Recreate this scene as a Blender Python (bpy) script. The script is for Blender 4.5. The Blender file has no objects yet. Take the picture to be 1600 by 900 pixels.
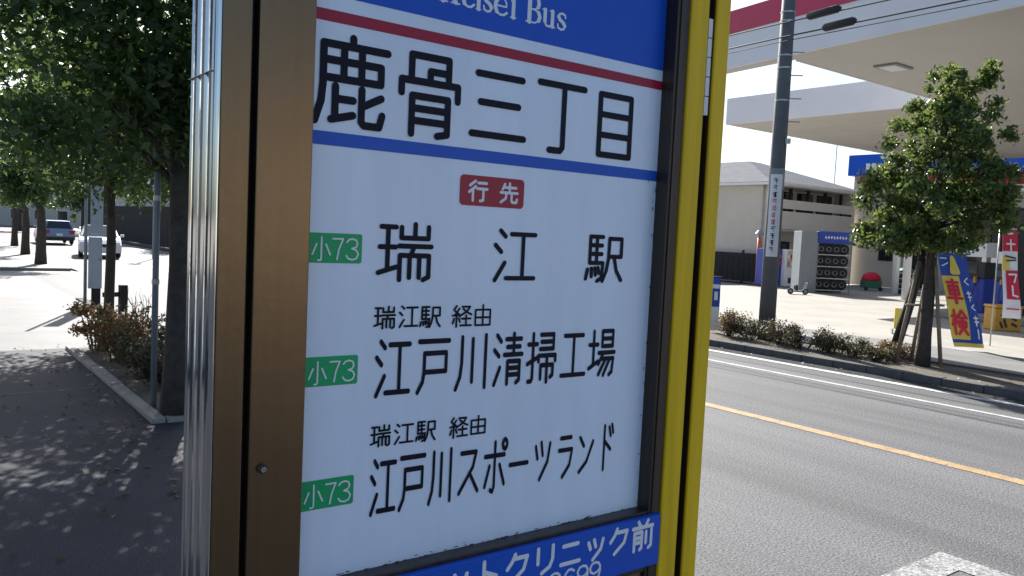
import bpy, bmesh, math, random
import numpy as np
from mathutils import Vector, Matrix
random.seed(7); RNG = np.random.default_rng(7)
scene = bpy.context.scene
COL = scene.collection
R = math.radians

# ------------------------------------------------------------------ camera
YAW, PITCH, ROLL = R(37.1555), R(-3.8426), R(2.7400)     # yaw clockwise from the road (+Y) towards +X
fwd = Vector((math.sin(YAW)*math.cos(PITCH), math.cos(YAW)*math.cos(PITCH), math.sin(PITCH)))
rt0 = Vector((math.cos(YAW), -math.sin(YAW), 0)); up0 = rt0.cross(fwd)
rt = math.cos(ROLL)*rt0 + math.sin(ROLL)*up0
up = -math.sin(ROLL)*rt0 + math.cos(ROLL)*up0
cam = bpy.data.cameras.new('camera'); cam_o = bpy.data.objects.new('camera', cam); COL.objects.link(cam_o)
cam.sensor_width = 36.0; cam.lens = 1275.96/1600*36; cam.clip_start = 0.02; cam.clip_end = 3000
m = Matrix((rt, up, -fwd)).transposed().to_4x4(); m.translation = (0, 0, 2.0)
cam_o.matrix_world = m
scene.camera = cam_o

# ------------------------------------------------------------------ sky, sun, exposure
SUN_AZ, SUN_EL = R(21), R(36)
world = bpy.data.worlds.new('World'); scene.world = world; world.use_nodes = True
nt = world.node_tree
sky = nt.nodes.new('ShaderNodeTexSky'); sky.sky_type = 'NISHITA'; sky.sun_disc = False
sky.sun_elevation = SUN_EL; sky.sun_rotation = SUN_AZ; sky.dust_density = 2.2; sky.ozone_density = 3.5; sky.air_density = 1.0
nt.links.new(sky.outputs[0], nt.nodes['Background'].inputs[0])
nt.nodes['Background'].inputs[1].default_value = 0.084
sl = bpy.data.lights.new('sun', 'SUN'); sl.energy = 5.0; sl.angle = R(0.53); sl.color = (1, 0.965, 0.91)
so = bpy.data.objects.new('sun', sl); COL.objects.link(so)
sdir = Vector((math.sin(SUN_AZ)*math.cos(SUN_EL), math.cos(SUN_AZ)*math.cos(SUN_EL), math.sin(SUN_EL)))
so.rotation_euler = sdir.to_track_quat('Z', 'Y').to_euler(); so.location = (0, 0, 30)
vs = scene.view_settings
vs.view_transform = 'Standard'; vs.look = 'None'; vs.gamma = 1.0; vs.use_curve_mapping = False; vs.exposure = 1.15
scene.cycles.max_bounces = 8; scene.cycles.transparent_max_bounces = 12
scene.cycles.use_denoising = True

# ------------------------------------------------------------------ materials
def mat(name, col, rough=0.6, metal=0.0, spec=0.5, noise=None, bump=None, speck=None, stretch=None, coat=0.0, wear=None):
    """noise=(scale, amount): broad tone variation; speck=(scale, dark, light): fine grain; bump=(scale, strength)."""
    mt = bpy.data.materials.new(name); mt.use_nodes = True
    t = mt.node_tree; b = t.nodes['Principled BSDF']
    b.inputs['Roughness'].default_value = rough; b.inputs['Metallic'].default_value = metal
    b.inputs['Specular IOR Level'].default_value = spec
    if coat: b.inputs['Coat Weight'].default_value = coat
    b.inputs['Base Color'].default_value = (*col, 1)
    src = None
    tc = t.nodes.new('ShaderNodeTexCoord'); vec = tc.outputs['Object']
    if stretch:
        mp = t.nodes.new('ShaderNodeMapping'); mp.inputs['Scale'].default_value = stretch
        t.links.new(tc.outputs['Object'], mp.inputs['Vector']); svec = mp.outputs[0]
    else: svec = vec
    def nz(scale, detail=4, rgh=0.6):
        n = t.nodes.new('ShaderNodeTexNoise'); n.inputs['Scale'].default_value = scale
        n.inputs['Detail'].default_value = detail; n.inputs['Roughness'].default_value = rgh
        t.links.new(svec if (stretch and noise and scale == noise[0]) else vec, n.inputs['Vector']); return n
    def mul(a, fac_sock, lo, hi):
        mr = t.nodes.new('ShaderNodeMapRange'); mr.inputs[1].default_value = 0.3; mr.inputs[2].default_value = 0.7
        mr.inputs[3].default_value = lo; mr.inputs[4].default_value = hi
        t.links.new(fac_sock, mr.inputs[0])
        mx = t.nodes.new('ShaderNodeMix'); mx.data_type = 'RGBA'; mx.blend_type = 'MULTIPLY'; mx.inputs[0].default_value = 1
        if a is None: mx.inputs[6].default_value = (*col, 1)
        else: t.links.new(a, mx.inputs[6])
        t.links.new(mr.outputs[0], mx.inputs[7]); return mx.outputs[2]
    if noise: src = mul(src, nz(noise[0], 6, 0.65).outputs[0], 1-noise[1], 1+noise[1])
    if speck: src = mul(src, nz(speck[0], 2, 0.7).outputs[0], speck[1], speck[2])
    if wear:                                   # paint rubbed through to the asphalt
        mr = t.nodes.new('ShaderNodeMapRange'); mr.inputs[1].default_value = wear[1]; mr.inputs[2].default_value = wear[1]+0.08
        t.links.new(nz(wear[0], 8, 0.75).outputs[0], mr.inputs[0])
        mx = t.nodes.new('ShaderNodeMix'); mx.data_type = 'RGBA'; mx.inputs[7].default_value = (0.13, 0.13, 0.128, 1)
        t.links.new(mr.outputs[0], mx.inputs[0]); t.links.new(src, mx.inputs[6]); src = mx.outputs[2]
    if src is not None: t.links.new(src, b.inputs['Base Color'])
    if bump:
        bp = t.nodes.new('ShaderNodeBump'); bp.inputs['Strength'].default_value = bump[1]; bp.inputs['Distance'].default_value = 0.01
        t.links.new(nz(bump[0], 5).outputs[0], bp.inputs['Height']); t.links.new(bp.outputs[0], b.inputs['Normal'])
    return mt

def leaf_mat(name, c1, c2, trans=0.35, rough=0.35):
    mt = bpy.data.materials.new(name); mt.use_nodes = True
    t = mt.node_tree; t.nodes.clear()
    out = t.nodes.new('ShaderNodeOutputMaterial')
    geo = t.nodes.new('ShaderNodeNewGeometry')
    ramp = t.nodes.new('ShaderNodeMix'); ramp.data_type = 'RGBA'
    ramp.inputs[6].default_value = (*c1, 1); ramp.inputs[7].default_value = (*c2, 1)
    t.links.new(geo.outputs['Random Per Island'], ramp.inputs[0])
    p = t.nodes.new('ShaderNodeBsdfPrincipled'); p.inputs['Roughness'].default_value = rough
    t.links.new(ramp.outputs[2], p.inputs['Base Color'])
    tr = t.nodes.new('ShaderNodeBsdfTranslucent')
    hs = t.nodes.new('ShaderNodeHueSaturation'); hs.inputs['Value'].default_value = 1.9; hs.inputs['Hue'].default_value = 0.475
    t.links.new(ramp.outputs[2], hs.inputs['Color']); t.links.new(hs.outputs[0], tr.inputs['Color'])
    mx = t.nodes.new('ShaderNodeMixShader'); mx.inputs[0].default_value = trans
    t.links.new(p.outputs[0], mx.inputs[1]); t.links.new(tr.outputs[0], mx.inputs[2]); t.links.new(mx.outputs[0], out.inputs[0])
    return mt

M = {}
M['asphalt'] = mat('asphalt', (0.108, 0.109, 0.111), 0.75, spec=0.35, noise=(1.1, 0.32), stretch=(1.0, 0.06, 1.0), speck=(58, 0.2, 1.85), bump=(75, 0.8))
M['asphalt_shade'] = mat('asphalt_shade', (0.034, 0.038, 0.047), 0.74, spec=0.2, noise=(0.9, 0.28), speck=(75, 0.4, 1.7), bump=(90, 0.6))  # near-black blue tone: tree shade put into the pavement colour
M['asphalt_sunlit'] = mat('asphalt_sunlit', (0.085, 0.086, 0.088), 0.68, spec=0.3, noise=(0.9, 0.28), speck=(75, 0.4, 1.7), bump=(90, 0.6))  # same pavement in a paler tone, sunlight put into its colour
M['gutter'] = mat('gutter', (0.045, 0.047, 0.052), 0.9, spec=0.1, noise=(1.2, 0.2), speck=(60, 0.7, 1.3))
M['seam'] = mat('seam', (0.055, 0.055, 0.055), 0.6, noise=(3, 0.3))
M['concrete'] = mat('concrete', (0.30, 0.285, 0.25), 0.8, noise=(0.5, 0.16), speck=(45, 0.85, 1.12))
M['pavement'] = mat('pavement', (0.17, 0.168, 0.162), 0.75, noise=(0.8, 0.2), speck=(70, 0.7, 1.25))
M['kerb'] = mat('kerb', (0.11, 0.109, 0.106), 0.9, spec=0.15, noise=(6, 0.2), speck=(80, 0.75, 1.2))
M['kerb_yellow'] = mat('kerb_yellow', (0.42, 0.27, 0.05), 0.7, noise=(9, 0.3))
M['earth'] = mat('earth', (0.10, 0.085, 0.065), 0.95, noise=(1.5, 0.25), speck=(30, 0.5, 1.5), bump=(25, 1.0))
M['line_white'] = mat('line_white', (0.50, 0.50, 0.485), 0.7, noise=(3.5, 0.35), speck=(58, 0.55, 1.25), wear=(6, 0.57))
M['line_worn'] = mat('line_worn', (0.25, 0.25, 0.243), 0.75, noise=(5, 0.3), speck=(40, 0.4, 1.6), bump=(55, 0.8), wear=(7, 0.54))
M['line_orange'] = mat('line_orange', (0.38, 0.255, 0.125), 0.7, noise=(4, 0.3), speck=(58, 0.5, 1.35), wear=(6, 0.56))
M['bronze'] = mat('bronze', (0.175, 0.118, 0.068), 0.28, 0.88, noise=(14, 0.06), stretch=(6, 6, 0.12), bump=(40, 0.03))
M['bronze_dark'] = mat('bronze_dark', (0.055, 0.040, 0.031), 0.4, 0.5, noise=(14, 0.3), stretch=(6, 6, 0.12))
M['steel'] = mat('steel', (0.60, 0.59, 0.57), 0.09, 1.0, noise=(14, 0.1), stretch=(6, 6, 0.15))
M['steel_dull'] = mat('steel_dull', (0.42, 0.42, 0.41), 0.4, 0.9)
M['gap'] = mat('gap', (0.012, 0.011, 0.012), 0.8)
M['sheet'] = mat('sheet', (0.78, 0.85, 0.96), 0.3, noise=(3.0, 0.05), stretch=(5, 5, 0.5))
M['ink'] = mat('ink', (0.008, 0.009, 0.02), 0.45, spec=0.15)
M['sign_blue'] = mat('sign_blue', (0.010, 0.095, 0.55), 0.35, spec=0.25, noise=(2, 0.05))
M['stripe_blue'] = mat('stripe_blue', (0.015, 0.105, 0.54), 0.35, spec=0.25, noise=(2, 0.05))
M['sign_red'] = mat('sign_red', (0.38, 0.012, 0.045), 0.3, spec=0.3, noise=(2, 0.05))
M['sign_green'] = mat('sign_green', (0.015, 0.40, 0.14), 0.35, spec=0.25, noise=(3, 0.06))
M['letter_white'] = mat('letter_white', (0.78, 0.8, 0.83), 0.35)
M['yellow_paint'] = mat('yellow_paint', (0.80, 0.50, 0.004), 0.42, spec=0.3, noise=(9, 0.16), stretch=(5, 5, 0.25), bump=(30, 0.06))
M['white_paint'] = mat('white_paint', (0.78, 0.78, 0.78), 0.4, noise=(0.6, 0.04))
M['soffit'] = mat('soffit', (0.52, 0.495, 0.455), 0.55, noise=(0.3, 0.05))
M['crimson'] = mat('crimson', (0.52, 0.02, 0.075), 0.4, noise=(0.5, 0.05))
M['pole_concrete'] = mat('pole_concrete', (0.115, 0.122, 0.124), 0.75, noise=(3, 0.15), speck=(60, 0.8, 1.15))
M['cable'] = mat('cable', (0.02, 0.02, 0.022), 0.5)
M['bark'] = mat('bark', (0.055, 0.045, 0.036), 0.9, noise=(9, 0.4), bump=(22, 1.0))
M['stake'] = mat('stake', (0.26, 0.20, 0.14), 0.8, noise=(10, 0.3), bump=(30, 0.5))
M['dark_wood'] = mat('dark_wood', (0.03, 0.025, 0.022), 0.85, noise=(10, 0.3))
M['leaf'] = leaf_mat('leaf', (0.035, 0.075, 0.018), (0.13, 0.18, 0.045), 0.42, 0.3)
M['leaf_dark'] = leaf_mat('leaf_dark', (0.020, 0.048, 0.014), (0.06, 0.11, 0.028), 0.40, 0.5)
M['leaf_red'] = leaf_mat('leaf_red', (0.085, 0.095, 0.03), (0.15, 0.075, 0.03), 0.35, 0.5)
M['leaf_hedge'] = leaf_mat('leaf_hedge', (0.03, 0.042, 0.018), (0.085, 0.068, 0.032), 0.3, 0.5)
M['wall_beige'] = mat('wall_beige', (0.58, 0.53, 0.455), 0.8, noise=(0.8, 0.07), speck=(40, 0.93, 1.06))
M['wall_pale'] = mat('wall_pale', (0.52, 0.485, 0.425), 0.8, noise=(0.8, 0.06))
M['wall_grey'] = mat('wall_grey', (0.36, 0.36, 0.36), 0.8, noise=(0.8, 0.1))
M['roof_grey'] = mat('roof_grey', (0.15, 0.155, 0.165), 0.9, spec=0.1, noise=(2, 0.15))
M['dark_glass'] = mat('dark_glass', (0.02, 0.024, 0.028), 0.08, spec=0.8)
M['frame_dark'] = mat('frame_dark', (0.035, 0.034, 0.034), 0.85, spec=0.15)
M['grey_metal'] = mat('grey_metal', (0.22, 0.245, 0.26), 0.45, noise=(4, 0.08))
M['box_blue_grey'] = mat('box_blue_grey', (0.34, 0.40, 0.45), 0.5, noise=(3, 0.1))
M['machine_blue'] = mat('machine_blue', (0.015, 0.05, 0.36), 0.4, noise=(3, 0.1))
M['flag_blue'] = mat('flag_blue', (0.03, 0.08, 0.40), 0.8, noise=(6, 0.08))
M['flag_red'] = mat('flag_red', (0.62, 0.025, 0.06), 0.8, noise=(6, 0.08))
M['flag_yellow'] = mat('flag_yellow', (0.72, 0.56, 0.10), 0.8, noise=(6, 0.08))
M['flag_white'] = mat('flag_white', (0.78, 0.77, 0.76), 0.8, noise=(6, 0.05))
M['rubber'] = mat('rubber', (0.02, 0.02, 0.021), 0.7, noise=(20, 0.2))
M['orange_paint'] = mat('orange_paint', (0.60, 0.12, 0.03), 0.5, noise=(8, 0.1))
M['box_yellow'] = mat('box_yellow', (0.55, 0.28, 0.02), 0.5, noise=(8, 0.15))
M['red_cloth'] = mat('red_cloth', (0.62, 0.01, 0.035), 0.6, noise=(6, 0.1))
M['green_cover'] = mat('green_cover', (0.03, 0.16, 0.09), 0.6, noise=(6, 0.1))
M['car_blue'] = mat('car_blue', (0.20, 0.27, 0.38), 0.3, 0.3, coat=0.6)
M['car_white'] = mat('car_white', (0.70, 0.70, 0.70), 0.3, coat=0.6)
M['car_silver'] = mat('car_silver', (0.45, 0.46, 0.47), 0.3, 0.5, coat=0.5)
M['plastic_black'] = mat('plastic_black', (0.018, 0.018, 0.019), 0.5)
M['tail_red'] = mat('tail_red', (0.35, 0.01, 0.01), 0.25)
M['lens'] = mat('lens', (0.75, 0.76, 0.77), 0.12)

# ------------------------------------------------------------------ helpers
class MB:
    def __init__(s): s.v = []; s.f = []; s.mi = []
    def add(s, v, f, mi=0):
        o = len(s.v); s.v += [tuple(p) for p in v]; s.f += [tuple(i+o for i in q) for q in f]; s.mi += [mi]*len(f); return s
    def box(s, x0, x1, y0, y1, z0, z1, mi=0):
        v = [(x0,y0,z0),(x1,y0,z0),(x1,y1,z0),(x0,y1,z0),(x0,y0,z1),(x1,y0,z1),(x1,y1,z1),(x0,y1,z1)]
        return s.add(v, [(3,2,1,0),(4,5,6,7),(0,1,5,4),(1,2,6,5),(2,3,7,6),(3,0,4,7)], mi)
    def prism(s, poly, z0, z1, mi=0):          # poly CCW in XY
        n = len(poly)
        v = [(x,y,z0) for x,y in poly]+[(x,y,z1) for x,y in poly]
        f = [tuple(range(n-1,-1,-1)), tuple(range(n,2*n))]+[(i,(i+1)%n,n+(i+1)%n,n+i) for i in range(n)]
        return s.add(v, f, mi)
    def loft(s, rings, mi=0, cap=True):
        n = len(rings[0]); v = [p for r in rings for p in r]; f = []
        for k in range(len(rings)-1):
            for i in range(n):
                a = k*n+i; b = k*n+(i+1)%n
                f.append((a, b, b+n, a+n))
        if cap: f += [tuple(range(n-1,-1,-1)), tuple(range(len(v)-n, len(v)))]
        return s.add(v, f, mi)
    def tube(s, pts, rad, n=8, mi=0):
        pts = [Vector(p) for p in pts]; rings = []
        for i, p in enumerate(pts):
            d = (pts[min(i+1,len(pts)-1)]-pts[max(i-1,0)]).normalized()
            a = d.cross(Vector((0,0,1)) if abs(d.z) < 0.95 else Vector((1,0,0))).normalized(); b = d.cross(a)
            r = rad[i] if isinstance(rad, (list, tuple)) else rad
            rings.append([p+a*(r*math.cos(2*math.pi*k/n))+b*(r*math.sin(2*math.pi*k/n)) for k in range(n)])
        return s.loft([list(reversed(q)) for q in rings], mi)
    def disc(s, c, axis, r, t, n=16, mi=0):
        c = Vector(c); axis = Vector(axis).normalized()
        return s.tube([c-axis*t/2, c+axis*t/2], r, n, mi)
    def torus(s, c, axis, R_, r, n=18, k=8, mi=0):
        c = Vector(c); ax = Vector(axis).normalized()
        a = ax.cross(Vector((0,0,1)) if abs(ax.z) < 0.9 else Vector((1,0,0))).normalized(); b = ax.cross(a)
        v = []; f = []
        for i in range(n):
            t = 2*math.pi*i/n; d = a*math.cos(t)+b*math.sin(t)
            for j in range(k):
                u = 2*math.pi*j/k; v.append(c+d*(R_+r*math.cos(u))+ax*(r*math.sin(u)))
        for i in range(n):
            for j in range(k):
                f.append((i*k+j, ((i+1)%n)*k+j, ((i+1)%n)*k+(j+1)%k, i*k+(j+1)%k))
        return s.add(v, f, mi)
    def build(s, name, mats, parent=None, smooth=False, bevel=0, loc=None):
        me = bpy.data.meshes.new(name); me.from_pydata(s.v, [], s.f)
        if not isinstance(mats, (list, tuple)): mats = [mats]
        for q in mats: me.materials.append(M[q])
        if len(mats) > 1: me.polygons.foreach_set('material_index', s.mi)
        if smooth: me.polygons.foreach_set('use_smooth', [True]*len(me.polygons))
        me.update()
        o = bpy.data.objects.new(name, me); COL.objects.link(o)
        if parent is not None: o.parent = parent
        if loc is not None: o.location = loc
        if bevel:
            bv = o.modifiers.new('bevel', 'BEVEL'); bv.width = bevel; bv.segments = 2; bv.limit_method = 'ANGLE'; bv.angle_limit = R(40)
        return o

def tag(o, label, cat, group=None):
    o['label'] = label; o['category'] = cat
    if group: o['group'] = group
    return o
def struct(o): o['kind'] = 'structure'; return o
def thing(name, label, cat, loc=(0,0,0), rz=0.0, group=None):
    o = bpy.data.objects.new(name, None); COL.objects.link(o); o.location = loc; o.rotation_euler = (0,0,rz)
    o.empty_display_size = 0.2
    return tag(o, label, cat, group)
def dup(src, parent=None, **kw):
    c = src.copy(); COL.objects.link(c); c.parent = parent
    for ch in [o for o in src.children]: dup(ch, c)
    for k, v in kw.items(): c[k] = v
    return c

# ================================================================== SETTING
def sheet(name, poly, z, m, parent=None):
    n = len(poly)
    return MB().add([(x,y,z) for x,y in poly], [tuple(range(n))]).build(name, m, parent)
def rect(x0,x1,y0,y1): return [(x0,y0),(x1,y0),(x1,y1),(x0,y1)]

struct(sheet('ground', rect(-900,900,-900,900), -0.06, 'concrete'))
road = struct(sheet('road', [(3.3,-150),(12.14,-150),(12.14,400),(5.0,400),(5.0,31),(3.3,29)], 0.0, 'asphalt'))
sheet('edge_line', rect(12.02,12.20,-150,200), 0.006, 'line_white', road)
sheet('lane_line', rect(11.06,11.15,-150,140), 0.004, 'line_white', road)
sheet('centre_line', rect(7.93,8.10,-150,200), 0.004, 'line_orange', road)
sheet('dark_strip', rect(10.52,10.60,-150,120), 0.003, 'seam', road)  # thin dark strips running along the road
sheet('dark_strip', rect(11.55,11.60,-150,120), 0.003, 'seam', road)
# white box painted in the bus bay: far corner in view
bay = [(3.5,2.49),(5.60,2.49),(5.60,-9),(5.38,-9),(5.38,2.27),(3.5,2.27)]
sheet('bay_marking', list(reversed(bay)), 0.005, 'line_worn', road)
gut = struct(MB().box(12.14,12.62,-150,200,-0.05,0.004).build('gutter', 'gutter'))
# far kerb: stones one by one
kerb = struct(MB().box(12.62,12.80,-60,-2.61,-0.04,0.15).add([],[]).box(12.62,12.80,22.6,160,-0.04,0.15).build('kerb', 'kerb'))
stone = MB().box(12.62,12.80,0.004,0.596,-0.04,0.125).build('kerb_stone', 'kerb', kerb, bevel=0.012); stone.location = (0,-2.6,0)
ky = stone.data.copy(); ky.materials.clear(); ky.materials.append(M['kerb_yellow'])
y = -2.0; k = 0
while y < 22.5:
    L = 0.6
    q = stone.copy(); COL.objects.link(q)
    q.location = (random.uniform(-.004,.004), y, random.uniform(-.004,.004)); q.parent = kerb
    if y < 4.6: q.data = ky
    y += L; k += 1
struct(MB().box(12.80,14.25,-60,160,-0.05,0.11).build('planting_strip', 'earth'))
struct(MB().box(14.25,14.37,-60,160,-0.05,0.14).build('strip_edging', 'kerb'))
struct(MB().box(14.37,16.9,-60,160,-0.05,0.112).build('pavement_far', 'pavement'))
struct(MB().box(16.9,80,-60,24.5,-0.05,0.03).build('station_forecourt', 'concrete'))
# near pavement, left of the road
NP = 0.12
struct(MB().prism([(-30,-60),(3.12,-60),(3.12,12.6),(-30,12.6)], -0.05, NP).build('pavement_near', 'asphalt_shade'))  # shaded part of the pavement, darkened by its material
struct(MB().prism([(-30,12.605),(3.12,12.605),(3.12,19.5),(1.9,20.6),(-30,20.6)], -0.05, NP).build('pavement_near_lit', 'asphalt_sunlit'))  # sunlit part painted paler; the change of asphalt is added
struct(MB().box(-30,4.75,31,200,-0.05,NP-0.02).build('pavement_beyond_side_street', 'pavement'))
struct(sheet('side_street', [(-60,20.6),(1.9,20.6),(3.3,19.5),(3.3,29),(5.0,31),(-60,31)], 0.002, 'concrete'))
for y_ in (21.2,23.4,26.5): sheet('joint', rect(-30,3.2,y_,y_+.10), 0.006, 'seam', bpy.data.objects['side_street'])
for y_ in (9.6,14.4,17.6): sheet('joint', rect(-30,1.84 if y_ < 12.5 else 3.1,y_,y_+.02), NP+0.004, 'seam', bpy.data.objects['pavement_near'])
nk = struct(MB().box(3.12,3.30,-60,-1.2,-0.04,0.15).box(3.12,3.30,19.5,19.6,-0.04,0.15).build('kerb_near', 'kerb'))
s0 = None; y = -1.2
while y < 19.4:
    if s0 is None: s0 = MB().box(3.12,3.30,0.004,0.596,-0.04,0.15).build('kerb_stone', 'kerb', nk, bevel=0.012); q = s0
    else: q = s0.copy(); COL.objects.link(q); q.parent = nk
    q.location = (random.uniform(-.004,.004), y, random.uniform(-.004,.004)); y += 0.6
# planting bed on the near pavement, edged with stones
bed = struct(MB().box(1.97,3.11,7.84,12.3,NP-0.02,NP+0.02).build('planting_bed', 'earth'))
s1 = None; y = 7.74
while y < 12.2:
    if s1 is None: s1 = MB().box(0,0.12,0.004,0.596,0,0.075).build('edging_stone', 'concrete', bed, bevel=0.012); q = s1
    else: q = s1.copy(); COL.objects.link(q); q.parent = bed
    q.location = (1.86+random.uniform(-.006,.006), y, NP-0.03+random.uniform(-.006,.006)); y += 0.6
x = 1.98
while x < 2.9:
    q = s1.copy(); COL.objects.link(q); q.parent = bed; q.rotation_euler = (0,0,-math.pi/2); q.location = (x, 7.85+random.uniform(-.005,.005), NP-0.03); x += 0.6

# ================================================================== BUS STOP SIGN
G = {
'鹿':[[(48,0),(48,10)],[(98,10),(8,10),(8,55),(6,75),(-2,98)],[(36,10),(36,48)],[(61,10),(61,48)],[(8,28),(89,28),(89,48),(8,48)],[(25,57),(25,93)],[(25,71),(50,71)],[(20,95),(50,88)],[(62,57),(62,94),(66,98),(88,98),(92,84)],[(62,77),(90,64)]],
'骨':[[(20,32),(20,3),(80,3),(80,34)],[(50,34),(50,20),(80,20)],[(5,50),(5,34),(96,34),(96,52)],[(22,98),(22,52),(80,52),(80,95),(64,98)],[(22,67),(80,67)],[(22,82),(80,82)]],
'三':[[(10,6),(92,6)],[(16,46),(86,46)],[(2,92),(98,92)]],
'丁':[[(4,5),(98,5)],[(55,5),(55,92),(50,97),(28,97)]],
'目':[[(5,3),(95,3),(95,97),(5,97),(5,3)],[(5,34),(95,34)],[(5,66),(95,66)]],
'瑞':[[(6,8),(32,8)],[(18,8),(18,80)],[(4,42),(32,42)],[(2,86),(34,76)],[(42,8),(42,26),(92,26),(92,6)],[(67,2),(67,26)],[(38,40),(98,40)],[(66,40),(60,56)],[(40,98),(40,56),(94,56),(94,93),(84,98)],[(58,56),(58,94)],[(76,56),(76,94)]],
'江':[[(14,2),(26,13)],[(3,30),(17,43)],[(26,64),(4,98)],[(40,8),(98,8)],[(69,8),(69,94)],[(30,94),(98,94)]],
'駅':[[(44,5),(10,5),(10,60),(46,60),(43,92),(32,98)],[(28,5),(28,60)],[(10,23),(42,23)],[(10,41),(42,41)],[(5,74),(1,93)],[(15,72),(16,88)],[(24,71),(27,85)],[(33,70),(36,81)],[(62,8),(96,8),(96,46),(62,46)],[(62,8),(61,50),(56,76),(46,98)],[(76,46),(84,76),(98,96)]],
'経':[[(22,2),(9,20),(22,31)],[(36,14),(14,45)],[(3,46),(38,43)],[(30,36),(40,50)],[(22,46),(22,98)],[(10,60),(4,82)],[(33,58),(40,76)],[(50,6),(90,6),(76,27),(46,44)],[(56,16),(76,32),(98,42)],[(48,61),(94,61)],[(71,46),(71,92)],[(42,92),(98,92)]],
'由':[[(8,24),(92,24),(92,96),(8,96),(8,24)],[(50,2),(50,96)],[(8,60),(92,60)]],
'戸':[[(6,6),(96,6)],[(22,62),(88,62),(88,28),(22,28),(22,62),(18,80),(4,98)]],
'川':[[(20,4),(20,50),(16,76),(4,98)],[(52,8),(52,86)],[(92,2),(92,98)]],
'清':[[(10,4),(24,16)],[(2,32),(18,44)],[(22,66),(4,98)],[(42,12),(94,12)],[(46,27),(90,27)],[(36,42),(98,42)],[(68,2),(68,42)],[(48,98),(48,55),(90,55),(90,92),(80,97)],[(48,68),(90,68)],[(48,81),(90,81)]],
'掃':[[(4,24),(34,24)],[(20,4),(20,90),(16,96),(6,96)],[(2,62),(36,50)],[(46,6),(90,6),(90,34),(44,34)],[(48,20),(90,20)],[(40,58),(40,47),(98,47),(98,58)],[(48,92),(48,66),(90,66),(90,86),(82,90)],[(69,47),(69,99)]],
'工':[[(12,6),(88,6)],[(50,6),(50,94)],[(2,94),(98,94)]],
'場':[[(2,32),(34,32)],[(18,4),(18,74)],[(2,82),(36,68)],[(50,4),(90,4),(90,36),(50,36),(50,4)],[(50,20),(90,20)],[(38,50),(98,50)],[(56,50),(38,74)],[(50,63),(94,63),(90,92),(80,98)],[(64,64),(40,96)],[(80,64),(58,98)]],
'小':[[(50,4),(50,92),(46,97),(34,97)],[(26,32),(6,74)],[(72,32),(94,74)]],
'7':[[(6,4),(94,4),(60,50),(44,98)]],
'3':[[(8,18),(22,6),(50,2),(78,8),(88,24),(78,40),(46,47)],[(46,47),(80,54),(95,72),(82,92),(50,99),(20,94),(4,80)]],
'2':[[(6,26),(16,10),(40,2),(70,4),(90,18),(90,34),(74,54),(6,97),(96,97)]],
'6':[[(88,14),(66,3),(40,4),(16,22),(6,50),(8,76),(24,94),(50,99),(78,92),(94,72),(86,52),(60,42),(30,46),(9,62)]],
'9':[[(12,88),(34,98),(60,96),(84,78),(94,50),(92,26),(78,8),(50,2),(22,8),(6,28),(14,50),(40,60),(70,54),(91,38)]],
'行':[[(36,4),(8,26)],[(38,30),(4,58)],[(24,46),(24,98)],[(50,12),(94,12)],[(46,40),(98,40)],[(78,40),(78,94),(62,98)]],
'先':[[(26,6),(14,32)],[(20,22),(88,22)],[(52,2),(52,48)],[(4,48),(96,48)],[(36,48),(32,76),(6,96)],[(64,48),(64,88),(70,94),(90,94),(94,78)]],
'ス':[[(12,10),(84,10),(70,42),(6,96)],[(56,56),(96,96)]],
'ポ':[[(4,30),(88,30)],[(46,6),(46,86),(40,95),(30,92)],[(24,48),(6,84)],[(68,48),(90,84)],[(88,2),(95,5),(98,11),(95,17),(88,20),(81,17),(78,11),(81,5),(88,2)]],
'ー':[[(4,50),(96,50)]],
'ツ':[[(8,18),(20,46)],[(40,10),(50,40)],[(92,14),(80,56),(36,96)]],
'ラ':[[(16,8),(86,8)],[(6,36),(94,36),(80,72),(34,98)]],
'ン':[[(8,14),(34,34)],[(8,92),(56,70),(94,26)]],
'ド':[[(30,4),(30,98)],[(30,36),(78,56)],[(64,8),(76,26)],[(84,3),(94,20)]],
'ト':[[(36,4),(36,98)],[(36,38),(90,60)]],
'ク':[[(36,4),(24,28),(4,50)],[(32,18),(90,18),(76,62),(26,98)]],
'リ':[[(18,6),(18,60)],[(82,4),(82,52),(70,80),(36,98)]],
'ニ':[[(14,16),(86,16)],[(4,86),(96,86)]],
'ペ':[[(2,66),(34,30),(98,84)],[(76,14),(84,18),(86,26),(82,34),(74,36),(66,32),(64,24),(68,16),(76,14)]],
'前':[[(28,2),(38,18)],[(74,2),(62,20)],[(2,22),(98,22)],[(10,98),(10,38),(46,38),(46,92),(38,97)],[(10,56),(46,56)],[(10,72),(46,72)],[(66,40),(66,78)],[(92,34),(92,90),(80,97)]],
'車':[[(10,12),(90,12)],[(50,0),(50,100)],[(18,27),(82,27),(82,62),(18,62),(18,27)],[(18,44),(82,44)],[(2,78),(98,78)]],
'検':[[(2,26),(38,26)],[(20,2),(20,98)],[(20,30),(4,62)],[(22,34),(38,54)],[(68,2),(40,32)],[(68,2),(98,32)],[(52,32),(86,32)],[(48,46),(90,46),(90,68),(48,68),(48,46)],[(69,34),(69,72),(42,98)],[(70,70),(98,98)]],
}
G['ッ'] = G['ツ']
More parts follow.
